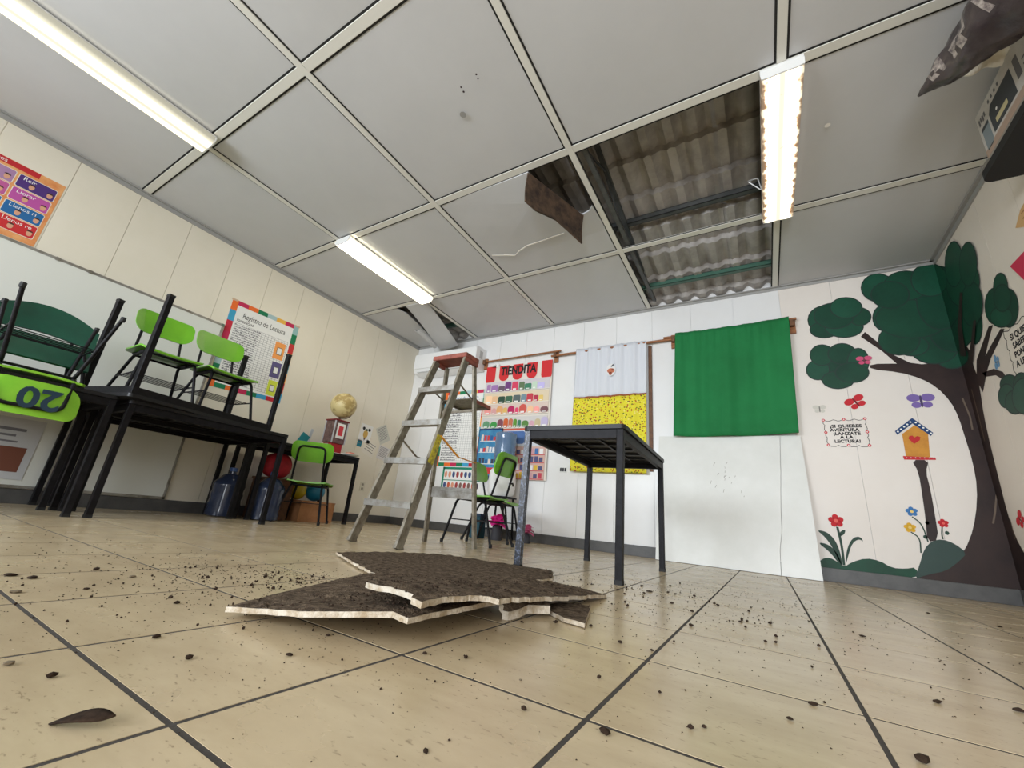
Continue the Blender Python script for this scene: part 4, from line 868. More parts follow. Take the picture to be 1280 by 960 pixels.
pk = thing('paper_flower', 'bright pink paper flower on the floor below the water dispenser', 'flower', (-2.46, 3.90, 0.0))
def petal_ball(root, r, m, z):
    for k in range(14):
        a = k*2.399; e = -0.3+1.6*(k/14)
        def pf(u, v, a=a, e=e):
            w = r*0.7*math.sin(PI*min(1, 0.15+0.85*v))*(u-0.5)*1.4; t = v*r
            x = t*math.cos(e); zz = t*math.sin(e)+0.25*r*math.sin(PI*v)
            return (x*math.cos(a)-w*math.sin(a), x*math.sin(a)+w*math.cos(a), z+zz)
        B().grid(pf, 4, 5, 0.003).obj('petal', m, root, True)
petal_ball(pk, 0.125, colr(230, 30, 150), 0.15)
B().lathe([(0.055, 0.0), (0.06, 0.02), (0.05, 0.10), (0.03, 0.16)], 14).obj('pot', colr(60, 60, 66), pk, True, 40)
pk2 = thing('paper_flower', 'faded pink paper flower on the floor nearest the middle table leg', 'flower', (-2.20, 4.08, 0.0))
petal_ball(pk2, 0.10, colr(196, 90, 130), 0.10)
B().lathe([(0.05, 0.0), (0.055, 0.02), (0.045, 0.07), (0.02, 0.10)], 14).obj('pot', colr(60, 60, 66), pk2, True, 40)
tl = thing('teal_box', 'small teal gift box beside the bright pink flower', 'box', (-2.68, 3.86, 0.0))
B().box((-0.06, -0.06, 0.0), (0.06, 0.06, 0.22), 0.004).obj('carton', colr(18, 66, 80), tl); B().box((-0.065, -0.065, 0.22), (0.065, 0.065, 0.25), 0.004).obj('lid', colr(22, 52, 76), tl)

# ---- air conditioner
ac = thing('air_conditioner', 'white split air conditioner high in the corner behind the ladder', 'air conditioner', (-3.775, D, 2.13))
B().prism([(0, 0.03), (0, 0.32), (-0.215, 0.32), (-0.24, 0.29), (-0.24, 0.09), (-0.20, 0.02), (-0.12, 0.0), (-0.02, 0.0)][::-1], -0.575, 0.565, Matrix(((0, 0, 1, 0), (1, 0, 0, -0.001), (0, 1, 0, 0), (0, 0, 0, 1)))).obj('body', M_white, ac)
B().box((-0.565, -0.246, 0.075), (0.555, -0.241, 0.30), 0.001).obj('front_panel', M_white, ac)
B().box((-0.50, -0.235, 0.022), (0.48, -0.15, 0.030), mw=Matrix.Translation((0, 0, 0)) ).obj('louvre', colr(206, 208, 210, 0.4), ac)
B().box((0.5655, -0.16, 0.16), (0.567, -0.09, 0.27)).obj('rating_label', colr(190, 192, 192), ac)
# ================================================================== WALL THINGS
# ---- whiteboard on the left wall
wbd = thing('whiteboard', 'large whiteboard on the left wall behind the stacked chairs', 'whiteboard', mw=wall_left(0.0, 0.118))
B().box((-0.75, 0.0, 0.004), (1.66, 1.68, 0.016)).obj('writing_surface', M_wboard, wbd)
b = B()
for a in ((-0.77, 1.673, 1.675, 1.693), (-0.77, -0.015, 1.675, 0.006), (-0.77, -0.015, -0.75, 1.693), (1.655, -0.015, 1.675, 1.693)): b.box((a[0], a[1], 0.0005), (a[2], a[3], 0.020), 0.001)
b.obj('frame', M_alu, wbd)
for x in (0.47, 0.66, 1.66):
    B().box((x-0.012, 1.667, 0.0205), (x+0.012, 1.695, 0.024)).obj('corner_clip', colr(92, 112, 96, 0.5) if x > 1 else M_alu, wbd)
# paper on the wall under the whiteboard
pp = thing('wall_notice', 'grey printed notice low on the left wall behind the table legs', 'poster', mw=wall_left(0.30, 0.16, 0.017))
B().box((0, 0, 0.0005), (0.50, 0.42, 0.0015)).obj('sheet', colr(196, 196, 198), pp)
rects('print', pp, [(0.05, 0.33, 0.42, 0.35), (0.05, 0.29, 0.38, 0.305), (0.05, 0.25, 0.40, 0.262)], M_pencil, 0.0016)
rects('photo', pp, [(0.04, 0.03, 0.28, 0.20), (0.33, 0.05, 0.46, 0.22)], colr(120, 70, 52), 0.0016)

# ---- emotions poster on the left wall
ep = thing('emotions_poster', 'colourful printed poster with Reir and other photo boxes at the left picture edge', 'poster', mw=wall_left(-0.40, 1.82))
B().box((0, 0, 0.0005), (0.735, 0.565, 0.0015)).obj('sheet', mat('poster_orange', (232, 170, 110), 0.5, rgb2=(214, 120, 60), scale=5), ep)
rects('header', ep, [(0.0, 0.520, 0.60, 0.563)], colr(190, 32, 42), 0.0016)
text(ep, 'header_lettering', 'Emociones', 0.042, M_paper, (0.25, 0.530, 0.0022))
cells = [(0.515, 0.395, 0.71, 0.495, (76, 44, 120), 'Reír'), (0.515, 0.282, 0.71, 0.382, (186, 80, 160), 'Llorar'), (0.515, 0.165, 0.71, 0.265, (30, 100, 160), 'Llenos ri'), (0.515, 0.050, 0.71, 0.152, (200, 40, 44), 'Llenos re'),
         (0.295, 0.395, 0.495, 0.495, (170, 130, 170), None), (0.295, 0.282, 0.495, 0.382, (190, 90, 150), None), (0.295, 0.165, 0.495, 0.265, (40, 110, 170), None), (0.295, 0.050, 0.495, 0.152, (200, 50, 44), None),
         (0.08, 0.395, 0.275, 0.495, (120, 150, 80), None), (0.08, 0.282, 0.275, 0.382, (220, 160, 60), None), (0.08, 0.165, 0.275, 0.265, (60, 150, 120), None), (0.08, 0.050, 0.275, 0.152, (170, 50, 80), None)]
for x0, y0, x1, y1, c, w in cells:
    f = B().prism(rr(x1-x0+0.008, y1-y0+0.008, 0.012, 3, (x0+x1)/2, (y0+y1)/2), 0.0015, 0.0019).obj('photo_box', M_paper_w, ep)
    B().prism(rr(x1-x0, y1-y0, 0.010, 3, (x0+x1)/2, (y0+y1)/2), 0.0019, 0.0023).obj('box_fill', colr(*c), f)
    if w: text(f, 'lettering', w, 0.040, M_paper, (x0+0.02, y1-0.036, 0.0026))
    for k in range(2):
        cx = x0+0.075+0.075*k+(0.02 if k else 0)
        B().prism([(cx+0.015*math.cos(a), y0+0.035+0.022*math.sin(a)) for a in [2*PI*q/12 for q in range(12)]], 0.0023, 0.0026).obj('printed_face', colr(214, 160, 130), f)
        B().prism([(cx+0.017*math.cos(a), y0+0.048+0.012*math.sin(a)) for a in [PI*q/8 for q in range(9)]], 0.0026, 0.0028).obj('printed_hair', colr(60, 36, 28), f)

# ---- reading register charts
PAL = [(196, 36, 84), (236, 110, 40), (10, 122, 80), (170, 196, 200), (236, 180, 74), (196, 36, 84), (196, 36, 60), (60, 160, 200), (236, 110, 40), (240, 220, 40), (196, 36, 100), (150, 190, 190), (10, 122, 80), (200, 50, 50), (240, 160, 60), (90, 170, 200), (236, 160, 70), (190, 30, 50), (60, 160, 205), (10, 122, 80)]
def chart(name, label, mw, w, h, hand, squares):
    r = thing(name, label, 'poster', mw=mw)
    B().box((0, 0, 0.0005), (w, h, 0.0018)).obj('sheet', M_paper, r)
    bw_ = 0.060; k = 0
    nx, ny = 6, 8
    for i in range(nx):
        B().box((bw_+i*(w-2*bw_)/nx*1.0, h-bw_*0.8, 0.0018), (bw_+(i+1)*(w-2*bw_)/nx, h, 0.0026)).obj('border_block', colr(*PAL[k % 20]), r); k += 1
    for i in range(ny):
        B().box((w-bw_, h-(i+1)*h/ny, 0.0018), (w, h-i*h/ny, 0.0026)).obj('border_block', colr(*PAL[(k+5) % 20]), r); k += 1
    for i in range(nx):
        B().box((w-bw_-(i+1)*(w-2*bw_)/nx, 0, 0.0018), (w-bw_-i*(w-2*bw_)/nx, bw_*0.8, 0.0026)).obj('border_block', colr(*PAL[(k+3) % 20]), r); k += 1
    for i in range(ny):
        B().box((0, i*h/ny, 0.0018), (bw_, (i+1)*h/ny, 0.0026)).obj('border_block', colr(*PAL[(k+1) % 20]), r); k += 1
    if hand:
        text(r, 'title', 'Registro de Lectura', 0.085, M_ink, (0.13, h-0.165, 0.0022), width=0.46, shear=0.1)
        text(r, 'subtitle', 'fortalezas', 0.05, M_ink, (0.085, h-0.215, 0.0022), width=0.17, shear=0.15)
    else:
        text(r, 'title', 'Registro de Lectura', 0.05, colr(40, 110, 170), (0.10, h-0.115, 0.0022), width=0.5)
    top = h-0.235 if hand else h-0.14
    rows = 26; x0 = 0.08; x1 = w-0.08; xm = x0+0.28*(w/0.74)
    dh = (top-0.075)/rows
    rects('ruled_lines', r, [(x0, 0.075+i*dh-0.0012, x1, 0.075+i*dh+0.0012) for i in range(rows+1)]+[(xm+i*(x1-xm)/8-0.0012, 0.075, xm+i*(x1-xm)/8+0.0012, top) for i in range(9)], M_pencil, 0.0018, 0.0003)
    random.seed(5 if hand else 6)
    rs = []
    for i in range(rows):
        x = x0
        while x < xm-0.03:
            l = random.uniform(0.008, 0.03); rs.append((x, 0.075+i*dh+0.004, x+l, 0.075+i*dh+dh*random.uniform(0.35, 0.75))); x += l+0.005
    rects('written_names', r, rs, M_pencil, 0.0018, 0.0003)
    for (x, y, a, c) in squares:
        s = B().box((x, y, 0.0019), (x+a, y+a*1.7, 0.0027)).obj('coloured_card', colr(*c), r)
        B().box((x+a*0.26, y+a*0.45, 0.0027), (x+a*0.78, y+a*1.2, 0.0032)).obj('card_frame', colr(90, 90, 84), s)
        B().box((x+a*0.31, y+a*0.52, 0.0032), (x+a*0.73, y+a*1.13, 0.0036)).obj('card_window', M_paper, s)
    return r
rc = chart('reading_chart', 'handwritten reading chart with coloured block border on the left wall above the chairs', wall_left(1.70, 1.18), 0.735, 0.94, True, [(0.525, 0.475, 0.115, (244, 160, 84)), (0.545, 0.262, 0.105, (92, 84, 132)), (0.555, 0.06, 0.10, (214, 226, 70))])
rc.matrix_world = rc.matrix_world @ Matrix.Rotation(math.radians(1.5), 4, 'Z')
for x in (0.02, 0.715):
    B().box((x-0.03, 0.925, 0.0027), (x+0.03, 0.945, 0.0032), mw=None).obj('tape', colr(206, 178, 150), rc)
chart('reading_chart', 'printed reading chart with coloured block border on the back wall behind the ladder', wall_back(-3.86, 0.82), 0.74, 1.06, False, [])
cp = thing('comic_poster', 'green framed comic poster on the back wall behind the ladder foot', 'poster', mw=wall_back(-3.70, 0.50))
B().box((0, 0, 0.0005), (0.66, 0.31, 0.0015)).obj('sheet', M_paper, cp)
rects('frame_print', cp, [(0, 0.28, 0.66, 0.31), (0, 0, 0.03, 0.31), (0.03, 0.135, 0.66, 0.145)], colr(10, 134, 104), 0.0015)
random.seed(11)
for row, y in ((0, 0.17), (1, 0.03)):
    for k in range(9):
        x = 0.06+k*0.066; c = random.choice([(60, 80, 130), (200, 90, 60), (160, 60, 60), (220, 150, 120), (70, 60, 70), (120, 90, 80)])
        B().prism([(x+0.024*math.cos(a), y+0.045+0.045*math.sin(a)*random.uniform(0.85, 1.0)) for a in [2*PI*q/10 for q in range(10)]], 0.0015, 0.0019).obj('printed_figure', colr(*c), cp)

# ---- shop poster (pocket chart)
tp = thing('shop_poster', 'tall cloth shop poster lettered TIENDITA hanging from a rod on the back wall', 'poster', mw=wall_back(-3.145, 0.68, 0.030))
W_, H_ = 1.0, 1.50
def tpf(u, v): return (W_*u+0.01*(1-v), H_*v, 0.002*math.sin(u*7)+0.002*math.sin(v*9))
B().grid(tpf, 16, 16, 0.003).obj('cloth', mat('poster_cloth', (224, 216, 206), 0.45), tp, True, 60)
aw = B()
for k in range(5): aw.prism(rr(0.15, 0.26 if k in (0, 4) else 0.22, (0.07, 0.005, 0.005, 0.07), 4, 0.075+k*0.2125, H_-0.125 if k in (0, 4) else H_-0.11), 0.0065, 0.0075)
aw.obj('awning_stripes', colr(206, 38, 44), tp)
text(tp, 'lettering', 'TIENDITA', 0.16, M_ink, (0.24, H_-0.135, 0.0085), width=0.54, bold=0.006)
text(tp, 'number_tag', '07', 0.05, M_ink, (0.10, H_-0.005, 0.0085))
B().box((0.09, H_-0.012, 0.005), (0.19, H_+0.04, 0.0075)).obj('tag_paper', M_paper, tp)
random.seed(21)
shelf_y = [1.13, 0.965, 0.815, 0.635]
for y in shelf_y: B().box((0.0, y-0.008, 0.008), (W_-0.01, y, 0.0115)).obj('shelf_strip', M_paper_w, tp)
GO = [[(150, 130, 170), (90, 80, 120), (200, 60, 120), (80, 120, 110), (210, 200, 220), (120, 140, 190)], [(230, 200, 150), (40, 70, 50), (80, 120, 90), (120, 130, 140), (200, 60, 50), (220, 180, 120)],
      [(224, 176, 150), (220, 190, 120), (200, 44, 70), (206, 60, 90), (232, 190, 160), (110, 84, 70)], [(80, 150, 90), (150, 90, 70), (206, 90, 60), (70, 120, 70), (190, 170, 170), (200, 190, 196)]]
BGC = [(206, 200, 206), (222, 206, 178), (216, 196, 186), (208, 204, 202)]
for si, y in enumerate(shelf_y):
    B().box((0.01, y, 0.0055), (W_-0.02, y+0.145, 0.0078)).obj('shelf_back_print', colr(*BGC[si]), tp)
    x = 0.04
    k = 0
    while x < W_-0.10:
        w = random.uniform(0.05, 0.11); hgt = random.uniform(0.075, 0.128); c = GO[si][min(5, int(6*x/W_))]
        c = tuple(max(0, min(255, v+random.randint(-25, 25))) for v in c)
        o = B().prism(rr(w, hgt, min(w, hgt)*(0.45 if si >= 2 else 0.2), 3, x+w/2, y+hgt/2+0.002), 0.0085, 0.0105).obj('printed_goods', colr(*c), tp)
        B().box((x+w*0.2, y+0.010, 0.0105), (x+w*0.7, y+hgt*0.26, 0.0112)).obj('goods_label', M_paper, o)
        x += w+random.uniform(0.002, 0.012)
B().box((0.0, 0.60, 0.007), (W_-0.01, 0.625, 0.009)).obj('lower_band', colr(204, 90, 70), tp)
# fridge print, lower right goods
B().box((0.33, 0.40, 0.0075), (W_-0.01, 0.60, 0.0095)).obj('counter_print', colr(206, 210, 218), tp)
B().prism(rr(0.34, 0.16, 0.03, 4, 0.52, 0.51), 0.0095, 0.0105).obj('cooler_print', colr(70, 104, 160), tp)
B().box((0.57, 0.0, 0.0075), (W_-0.015, 0.395, 0.0095)).obj('cabinet_print', colr(206, 170, 160), tp)
for r_ in range(4):
    y = 0.02+0.095*r_
    B().box((0.58, y-0.012, 0.0095), (W_-0.02, y-0.004, 0.011)).obj('cabinet_shelf', colr(190, 60, 70), tp)
    for k in range(6):
        c = random.choice([(190, 60, 80), (60, 110, 170), (200, 150, 160), (80, 80, 120), (220, 180, 60), (230, 230, 230)])
        B().box((0.595+k*0.063, y, 0.0095), (0.595+k*0.063+0.048, y+random.uniform(0.045, 0.075), 0.0112)).obj('printed_goods', colr(*c), tp)
fp = thing('fridge_poster', 'blue drinks fridge poster below the shop poster behind the chair', 'poster', mw=wall_back(-3.13, 0.66, 0.055))
B().box((0, 0, 0), (0.36, 0.65, 0.004)).obj('sheet', mat('fridge_blue', (70, 150, 190), 0.4, rgb2=(40, 110, 165), scale=6), fp)
rects('frame_print', fp, [(0, 0.625, 0.36, 0.65), (0, 0, 0.012, 0.65), (0.348, 0, 0.36, 0.65), (0, 0, 0.36, 0.05)], colr(20, 60, 110), 0.004)
for r_ in range(3):
    y = 0.20+0.145*r_
    B().box((0.03, y-0.010, 0.0042), (0.33, y-0.002, 0.006)).obj('fridge_shelf', M_paper, fp)
    for k in range(6):
        c = random.choice([(230, 230, 235), (206, 60, 60), (40, 90, 150), (230, 210, 200), (60, 60, 80)])
        B().box((0.045+k*0.047, y, 0.0042), (0.045+k*0.047+0.034, y+random.uniform(0.04, 0.08), 0.0055)).obj('printed_goods', colr(*c), fp)
B().box((0.02, 0.07, 0.0042), (0.34, 0.15, 0.0055)).obj('sale_band', colr(200, 50, 60), fp)

# ---- rods, brackets, curtains
def bracket(x, z, lab):
    r = thing('rod_bracket', lab, 'bracket', (x, D, z))
    B().box((-0.028, -0.022, -0.09), (0.028, -0.001, 0.07), 0.003).obj('plate', M_wood, r)
    B().box((-0.018, -0.075, -0.03), (0.018, -0.022, 0.035), 0.004).obj('arm', M_wood_d, r)
bracket(-3.19, 2.255, 'brown wooden rod bracket at the left end above the shop poster')
bracket(-2.105, 2.235, 'brown wooden rod bracket between the shop poster and the white curtain')
tag(B().tube([(-3.24, D-0.055, 2.262), (-2.03, D-0.055, 2.285)], 0.011, 10).obj('curtain_rod', M_wood, None, True, 60), 'thin wooden rod above the shop poster', 'rod')
tag(B().tube([(-2.16, D-0.055, 2.225), (-0.62, D-0.055, 2.245)], 0.014, 10).obj('curtain_rod', M_wood, None, True, 60), 'wooden rod carrying the white and yellow curtain', 'rod')
bracket(-0.70, 2.24, 'brown wooden bracket at the left end of the green curtain')
bracket(0.372, 2.25, 'brown wooden bracket at the right end of the green curtain')
tag(B().tube([(-0.80, D-0.055, 2.268), (0.41, D-0.055, 2.293)], 0.013, 10).obj('curtain_rod', M_wood, None, True, 60), 'wooden rod carrying the green curtain', 'rod')
gc = thing('green_curtain', 'plain green cloth curtain on the back wall above the leaning board', 'curtain', (0, 0, 0))
def gcf(u, v):
    top = 1-v
    xl_, xr_ = -0.675-0.045*v, 0.350-0.035*v
    ph = u*(1+0.04*math.sin(4*u))
    f = 0.012*math.sin(ph*2*PI*6.5)*(0.9-0.4*v)+0.020*math.sin(ph*2*PI*2.3+1)*(0.2+0.8*v)+0.010*max(0, 1-abs(u-0.42)/0.05)*(0.3+v)+0.004*math.sin(ph*2*PI*22)*max(0, 1-4*v)
    z = (2.300+0.012*u)-(1.135-0.0*u)*v-(0.010*math.sin(PI*u))
    if v < 0.06: f *= 0.5
    return (xl_+(xr_-xl_)*u, D-0.075-f, z)
B().grid(gcf, 150, 24, 0.002).obj('cloth', M_gcurtain, gc, True)
yc = thing('white_yellow_curtain', 'thin curtain, white above and yellow flowered below, beside the shop poster', 'curtain', (0, 0, 0))
def ycf(u, v, z0=0, z1=1, d=0.0):
    z = 2.262-0.030*u*0-(1.47)*(z0+(z1-z0)*v)
    vv = z0+(z1-z0)*v
    f = 0.009*math.sin(u*2*PI*5+0.5)+0.006*math.sin(u*2*PI*11)*(1-vv)
    return (-1.815+0.835*u-0.01*vv, D-0.072-f+d, z)
B().grid(lambda u, v: ycf(u, v, 0, 0.425), 80, 12, 0.0015).obj('white_cloth', M_wcurtain, yc, True)
B().grid(lambda u, v: ycf(u, v, 0.425, 1.0), 80, 14, 0.0015).obj('yellow_cloth', M_ycurtain, yc, True)
B().grid(lambda u, v: ycf(u, v, 0.418, 0.430, -0.002), 80, 2, 0.0015).obj('seam_trim', M_seam, yc, True)
em = bpy.data.objects.new('embroidery', None)
def blob(name, pts, m, off):
    b = B()
    b.prism([(p[0], p[1]) for p in pts], 0, 0.0012, Matrix(((1, 0, 0, -1.375), (0, 0, -1, D-0.086-off), (0, 1, 0, 1.945), (0, 0, 0, 1))))
    return b.obj(name, m, yc)
cir = lambda cx, cy, rx, ry, n=12: [(cx+rx*math.cos(2*PI*k/n), cy+ry*math.sin(2*PI*k/n)) for k in range(n)]
blob('patch', cir(0, 0, 0.055, 0.075, 16), colr(226, 226, 226), 0.0)
blob('patch_print', cir(0, -0.01, 0.045, 0.03), colr(190, 110, 80), 0.0015)
blob('patch_print', cir(-0.005, -0.045, 0.02, 0.018), colr(170, 84, 60), 0.0015)
blob('patch_print', [(0.0, 0.03), (0.012, 0.06), (0.04, 0.072), (0.03, 0.05)], colr(60, 64, 80), 0.0015)
blob('patch_print', cir(0.02, 0.0, 0.014, 0.012), colr(120, 60, 44), 0.003)
tag(B().box((-0.975, D-0.02, 0.82), (-0.938, D-0.0005, 2.215), 0.003).obj('wooden_strip', M_wood_d), 'narrow upright brown wooden strip at the right side of the yellow curtain', 'strip')
# sockets
def socket(lab, mw):
    r = thing('wall_socket', lab, 'socket', mw=mw)
    B().prism(rr(0.075, 0.12, 0.008), 0.0005, 0.006).obj('plate', colr(214, 208, 190, 0.4), r)
    for y in (-0.027, 0.027): B().prism(rr(0.032, 0.028, 0.006, 3, 0, y), 0.006, 0.0075).obj('outlet', colr(150, 144, 130, 0.4), r)
socket('beige wall socket on the left wall near the corner', wall_left(3.785, 0.447))
sk = thing('switch_plate', 'small dark switch plate on the back wall below the yellow curtain', 'switch', mw=wall_back(-1.935, 0.815))
B().box((-0.045, -0.03, 0.0005), (0.045, 0.03, 0.008), 0.002).obj('plate', M_paper, sk)
for k in range(3): B().box((-0.038+0.028*k, -0.02, 0.008), (-0.016+0.028*k, 0.02, 0.010)).obj('rocker', colr(50, 50, 54), sk)
# papers pinned to the left wall near the corner
def leaflet(lab, y, z, w, h, rot, m, deco):
    r = thing('pinned_paper', lab, 'paper', mw=wall_left(y, z) @ Matrix.Rotation(math.radians(rot), 4, 'Z'))
    B().box((-w/2, -h/2, 0.0006), (w/2, h/2, 0.0016)).obj('sheet', m, r); deco(r); return r
def d1(r):
    B().prism(cir(0.0, -0.01, 0.04, 0.055), 0.0017, 0.0021).obj('drawn_face', colr(206, 168, 90), r)
    for x in (-0.045, 0.05): B().prism(cir(x, 0.06, 0.022, 0.022), 0.0017, 0.0021).obj('drawn_ear', M_ink, r)
    B().prism([(-0.02, -0.06), (0.02, -0.06), (0.0, -0.10)], 0.0017, 0.0021).obj('drawn_chin', colr(110, 76, 50), r)
    B().prism(cir(0.005, 0.05, 0.02, 0.015), 0.0021, 0.0024).obj('drawn_hair', colr(70, 90, 60), r)
lines = lambda r, n, w, h, m=None: rects('print_lines', r, [(-w*0.4, h*0.38-k*h*0.76/n, w*0.4-(k % 3)*0.01, h*0.38-k*h*0.76/n+0.006) for k in range(n)], m or M_pencil, 0.0017)
leaflet('pinned drawing of a face with black ears on the left wall near the corner', 3.665, 1.135, 0.20, 0.24, -4, M_paper, d1)
leaflet('tilted grey printed sheet pinned on the left wall nearest the ladder', 3.965, 1.185, 0.19, 0.24, 32, colr(206, 206, 196), lambda r: lines(r, 9, 0.19, 0.24))
leaflet('paper with thick handwritten lines pinned below the drawing', 3.78, 0.945, 0.20, 0.18, -18, M_paper_w, lambda r: lines(r, 4, 0.2, 0.18, M_ink))
leaflet('plain lined sheet pinned on the left wall, lowest of the group', 4.03, 0.93, 0.20, 0.19, -8, colr(220, 216, 214), lambda r: lines(r, 8, 0.2, 0.19))
leaflet('small blue note pinned under the drawing of a face', 3.60, 0.99, 0.075, 0.09, -6, colr(24, 126, 150), lambda r: lines(r, 2, 0.075, 0.09))

# ================================================================== MURAL (paint on the back and right walls; s runs along the back wall, then along the right wall)
def paint(name, pts, m, parent, layer):
    bm = bmesh.new()
    f = bm.faces.new([bm.verts.new((p[0], p[1], 0)) for p in pts])
    if min(p[0] for p in pts) < XR < max(p[0] for p in pts):
        bmesh.ops.bisect_plane(bm, geom=bm.verts[:]+bm.edges[:]+bm.faces[:], plane_co=(XR, 0, 0), plane_no=(1, 0, 0))
    bmesh.ops.triangulate(bm, faces=bm.faces[:])
    off = 0.0008+0.00035*layer
    for v in bm.verts:
        s, z = v.co.x, v.co.y
        if s <= XR+1e-6: v.co = (min(s, XR-off), D-off, z)
        else: v.co = (XR-off, D-(s-XR), z)
        if abs(s-XR) < 1e-5: v.co = (XR-off, D-off, z)
    me = bpy.data.meshes.new(name); bm.to_mesh(me); bm.free()
    return link(name, me, parent, m)
def smooth(P, closed=True, it=2):
    for _ in range(it):
        Q = [] if closed else [P[0]]
        n = len(P)
        for i in range(n if closed else n-1):
            a, c = P[i], P[(i+1) % n]
            Q += [(a[0]*0.75+c[0]*0.25, a[1]*0.75+c[1]*0.25), (a[0]*0.25+c[0]*0.75, a[1]*0.25+c[1]*0.75)]
        if not closed: Q.append(P[-1])
        P = Q
    return P
def stroke(pts, w):
    L, R_ = [], []
    for i, p in enumerate(pts):
        a = pts[max(i-1, 0)]; c = pts[min(i+1, len(pts)-1)]
        dx, dy = c[0]-a[0], c[1]-a[1]; n = math.hypot(dx, dy) or 1
        L.append((p[0]-dy/n*w/2, p[1]+dx/n*w/2)); R_.append((p[0]+dy/n*w/2, p[1]-dx/n*w/2))
    return L+R_[::-1]
M_bark = mat('paint_bark', (52, 37, 34), 0.5, rgb2=(40, 28, 27), scale=5, spec=0.3)
M_bark2 = mat('paint_bark_light', (104, 88, 74), 0.6)
M_leaf = [mat('paint_leaf_%d' % k, c, 0.5, rgb2=tuple(int(v*0.86) for v in c), scale=5, spec=0.3) for k, c in enumerate([(20, 72, 52), (17, 66, 48), (23, 78, 58)])]
M_leafline = mat('paint_leaf_outline', (10, 42, 34), 0.6)
tr = thing('tree_mural', 'large painted tree with dark green crown in the right corner of the room', 'mural', (XR, D, 0))
tr.location = (0, 0, 0)
paint('trunk', smooth(TRUNK, True, 1), M_bark, tr, 1)
for k, q in enumerate(BRANCHES): paint('branch', q, M_bark, tr, 2 if k < 3 else 24)
for gi, grp in enumerate(LEAVES):
    for k, q in enumerate(grp):
        c = (sum(p[0] for p in q)/len(q), sum(p[1] for p in q)/len(q))
        f = paint('foliage', q, M_leaf[(k+gi) % 3], tr, 4+k)
        if True:
            paint('foliage_outline', stroke([p for p in q]+[q[0]], 0.009), M_leafline, f, 4.5+k)
for st_ in ([(1.395, 1.45), (1.41, 1.30), (1.405, 1.2)], [(1.44, 0.72), (1.41, 0.60), (1.385, 0.52)], [(1.50, 1.5), (1.50, 1.3), (1.49, 1.1)], [(1.55, 0.55), (1.545, 0.42)]):
    paint('bark_highlight', stroke(st_, 0.010), M_bark2, tr, 3)
hl = thing('hill_mural', 'painted green hills and mound along the baseboard under the tree', 'mural')
paint('hill', smooth(HILL, True, 1), M_leaf[0], hl, 3); paint('mound', smooth(MOUND, True, 1), mat('paint_mound', (18, 52, 44), 0.5), hl, 4)
bh_ = thing('birdhouse_mural', 'painted yellow birdhouse with blue dotted roof on a brown post', 'mural')
paint('post', smooth(BPOLE, True, 1), M_bark, bh_, 5); paint('house_wall', BHOUSE, mat('paint_ochre', (206, 142, 44), 0.6, rgb2=(186, 122, 34), scale=9), bh_, 5)
rf = paint('house_roof', BROOF, colr(20, 60, 110), bh_, 6); paint('house_base', BBASE, colr(196, 36, 48), bh_, 6); paint('heart', HEART, colr(190, 34, 40), bh_, 6)
for i in range(5):
    for (a, c) in ((BROOF[0], BROOF[1]), (BROOF[1], BROOF[2])):
        t_ = 0.15+0.18*i; x, y = a[0]+(c[0]-a[0])*t_, a[1]+(c[1]-a[1])*t_-0.02
        paint('roof_dot', cir(x, y, 0.007, 0.007, 8), M_paper, rf, 7)
for i in range(9): paint('base_dot', cir(BBASE[0][0]+0.02+i*0.026, (BBASE[0][1]+BBASE[3][1])/2, 0.004, 0.004, 6), M_paper, bh_, 7)
FC = [(196, 26, 38), (60, 120, 180), (220, 170, 40)]
FLAB = ['painted red flower with long green leaves beside the leaning board', 'painted blue flower left of the birdhouse post', 'painted yellow flower left of the birdhouse post', 'painted small red flower right of the birdhouse post']
M_stem = mat('paint_stem', (20, 58, 44), 0.6)
for k, ((s_, z_), r_, c) in enumerate(FLOWERS):
    f = thing('flower_mural', FLAB[k], 'mural')
    paint('stem', stroke(smooth(STEMS[k], False), 0.016 if k == 0 else 0.008), M_stem, f, 5)
    if k == 0:
        for q in BLADES: paint('leaf', smooth(q), M_stem, f, 5)
    else:
        p = STEMS[k][1]; paint('bud', cir(p[0]+0.03, p[1]+0.01, 0.012, 0.014, 8), M_stem, f, 5)
    for j in range(5):
        a = 2*PI*j/5+0.4
        paint('petal', cir(s_+r_*0.62*math.cos(a), z_+r_*0.62*math.sin(a), r_*0.42, r_*0.42, 12), colr(*FC[c]), f, 6)
    paint('flower_centre', cir(s_, z_, r_*0.3, r_*0.3, 10), colr(230, 100, 90) if c == 0 else colr(230, 200, 120), f, 7)
BC = [(196, 30, 44), (122, 100, 168), (206, 202, 192), (206, 80, 120), (104, 150, 190)]
BL = ['painted red butterfly above the lettered sign', 'painted purple butterfly beside the trunk', 'faint grey butterfly above the lettered sign', 'painted pink bird on the lower left foliage', 'painted blue butterfly on the right wall between branches', 'painted red butterfly low on the right wall beside the trunk']
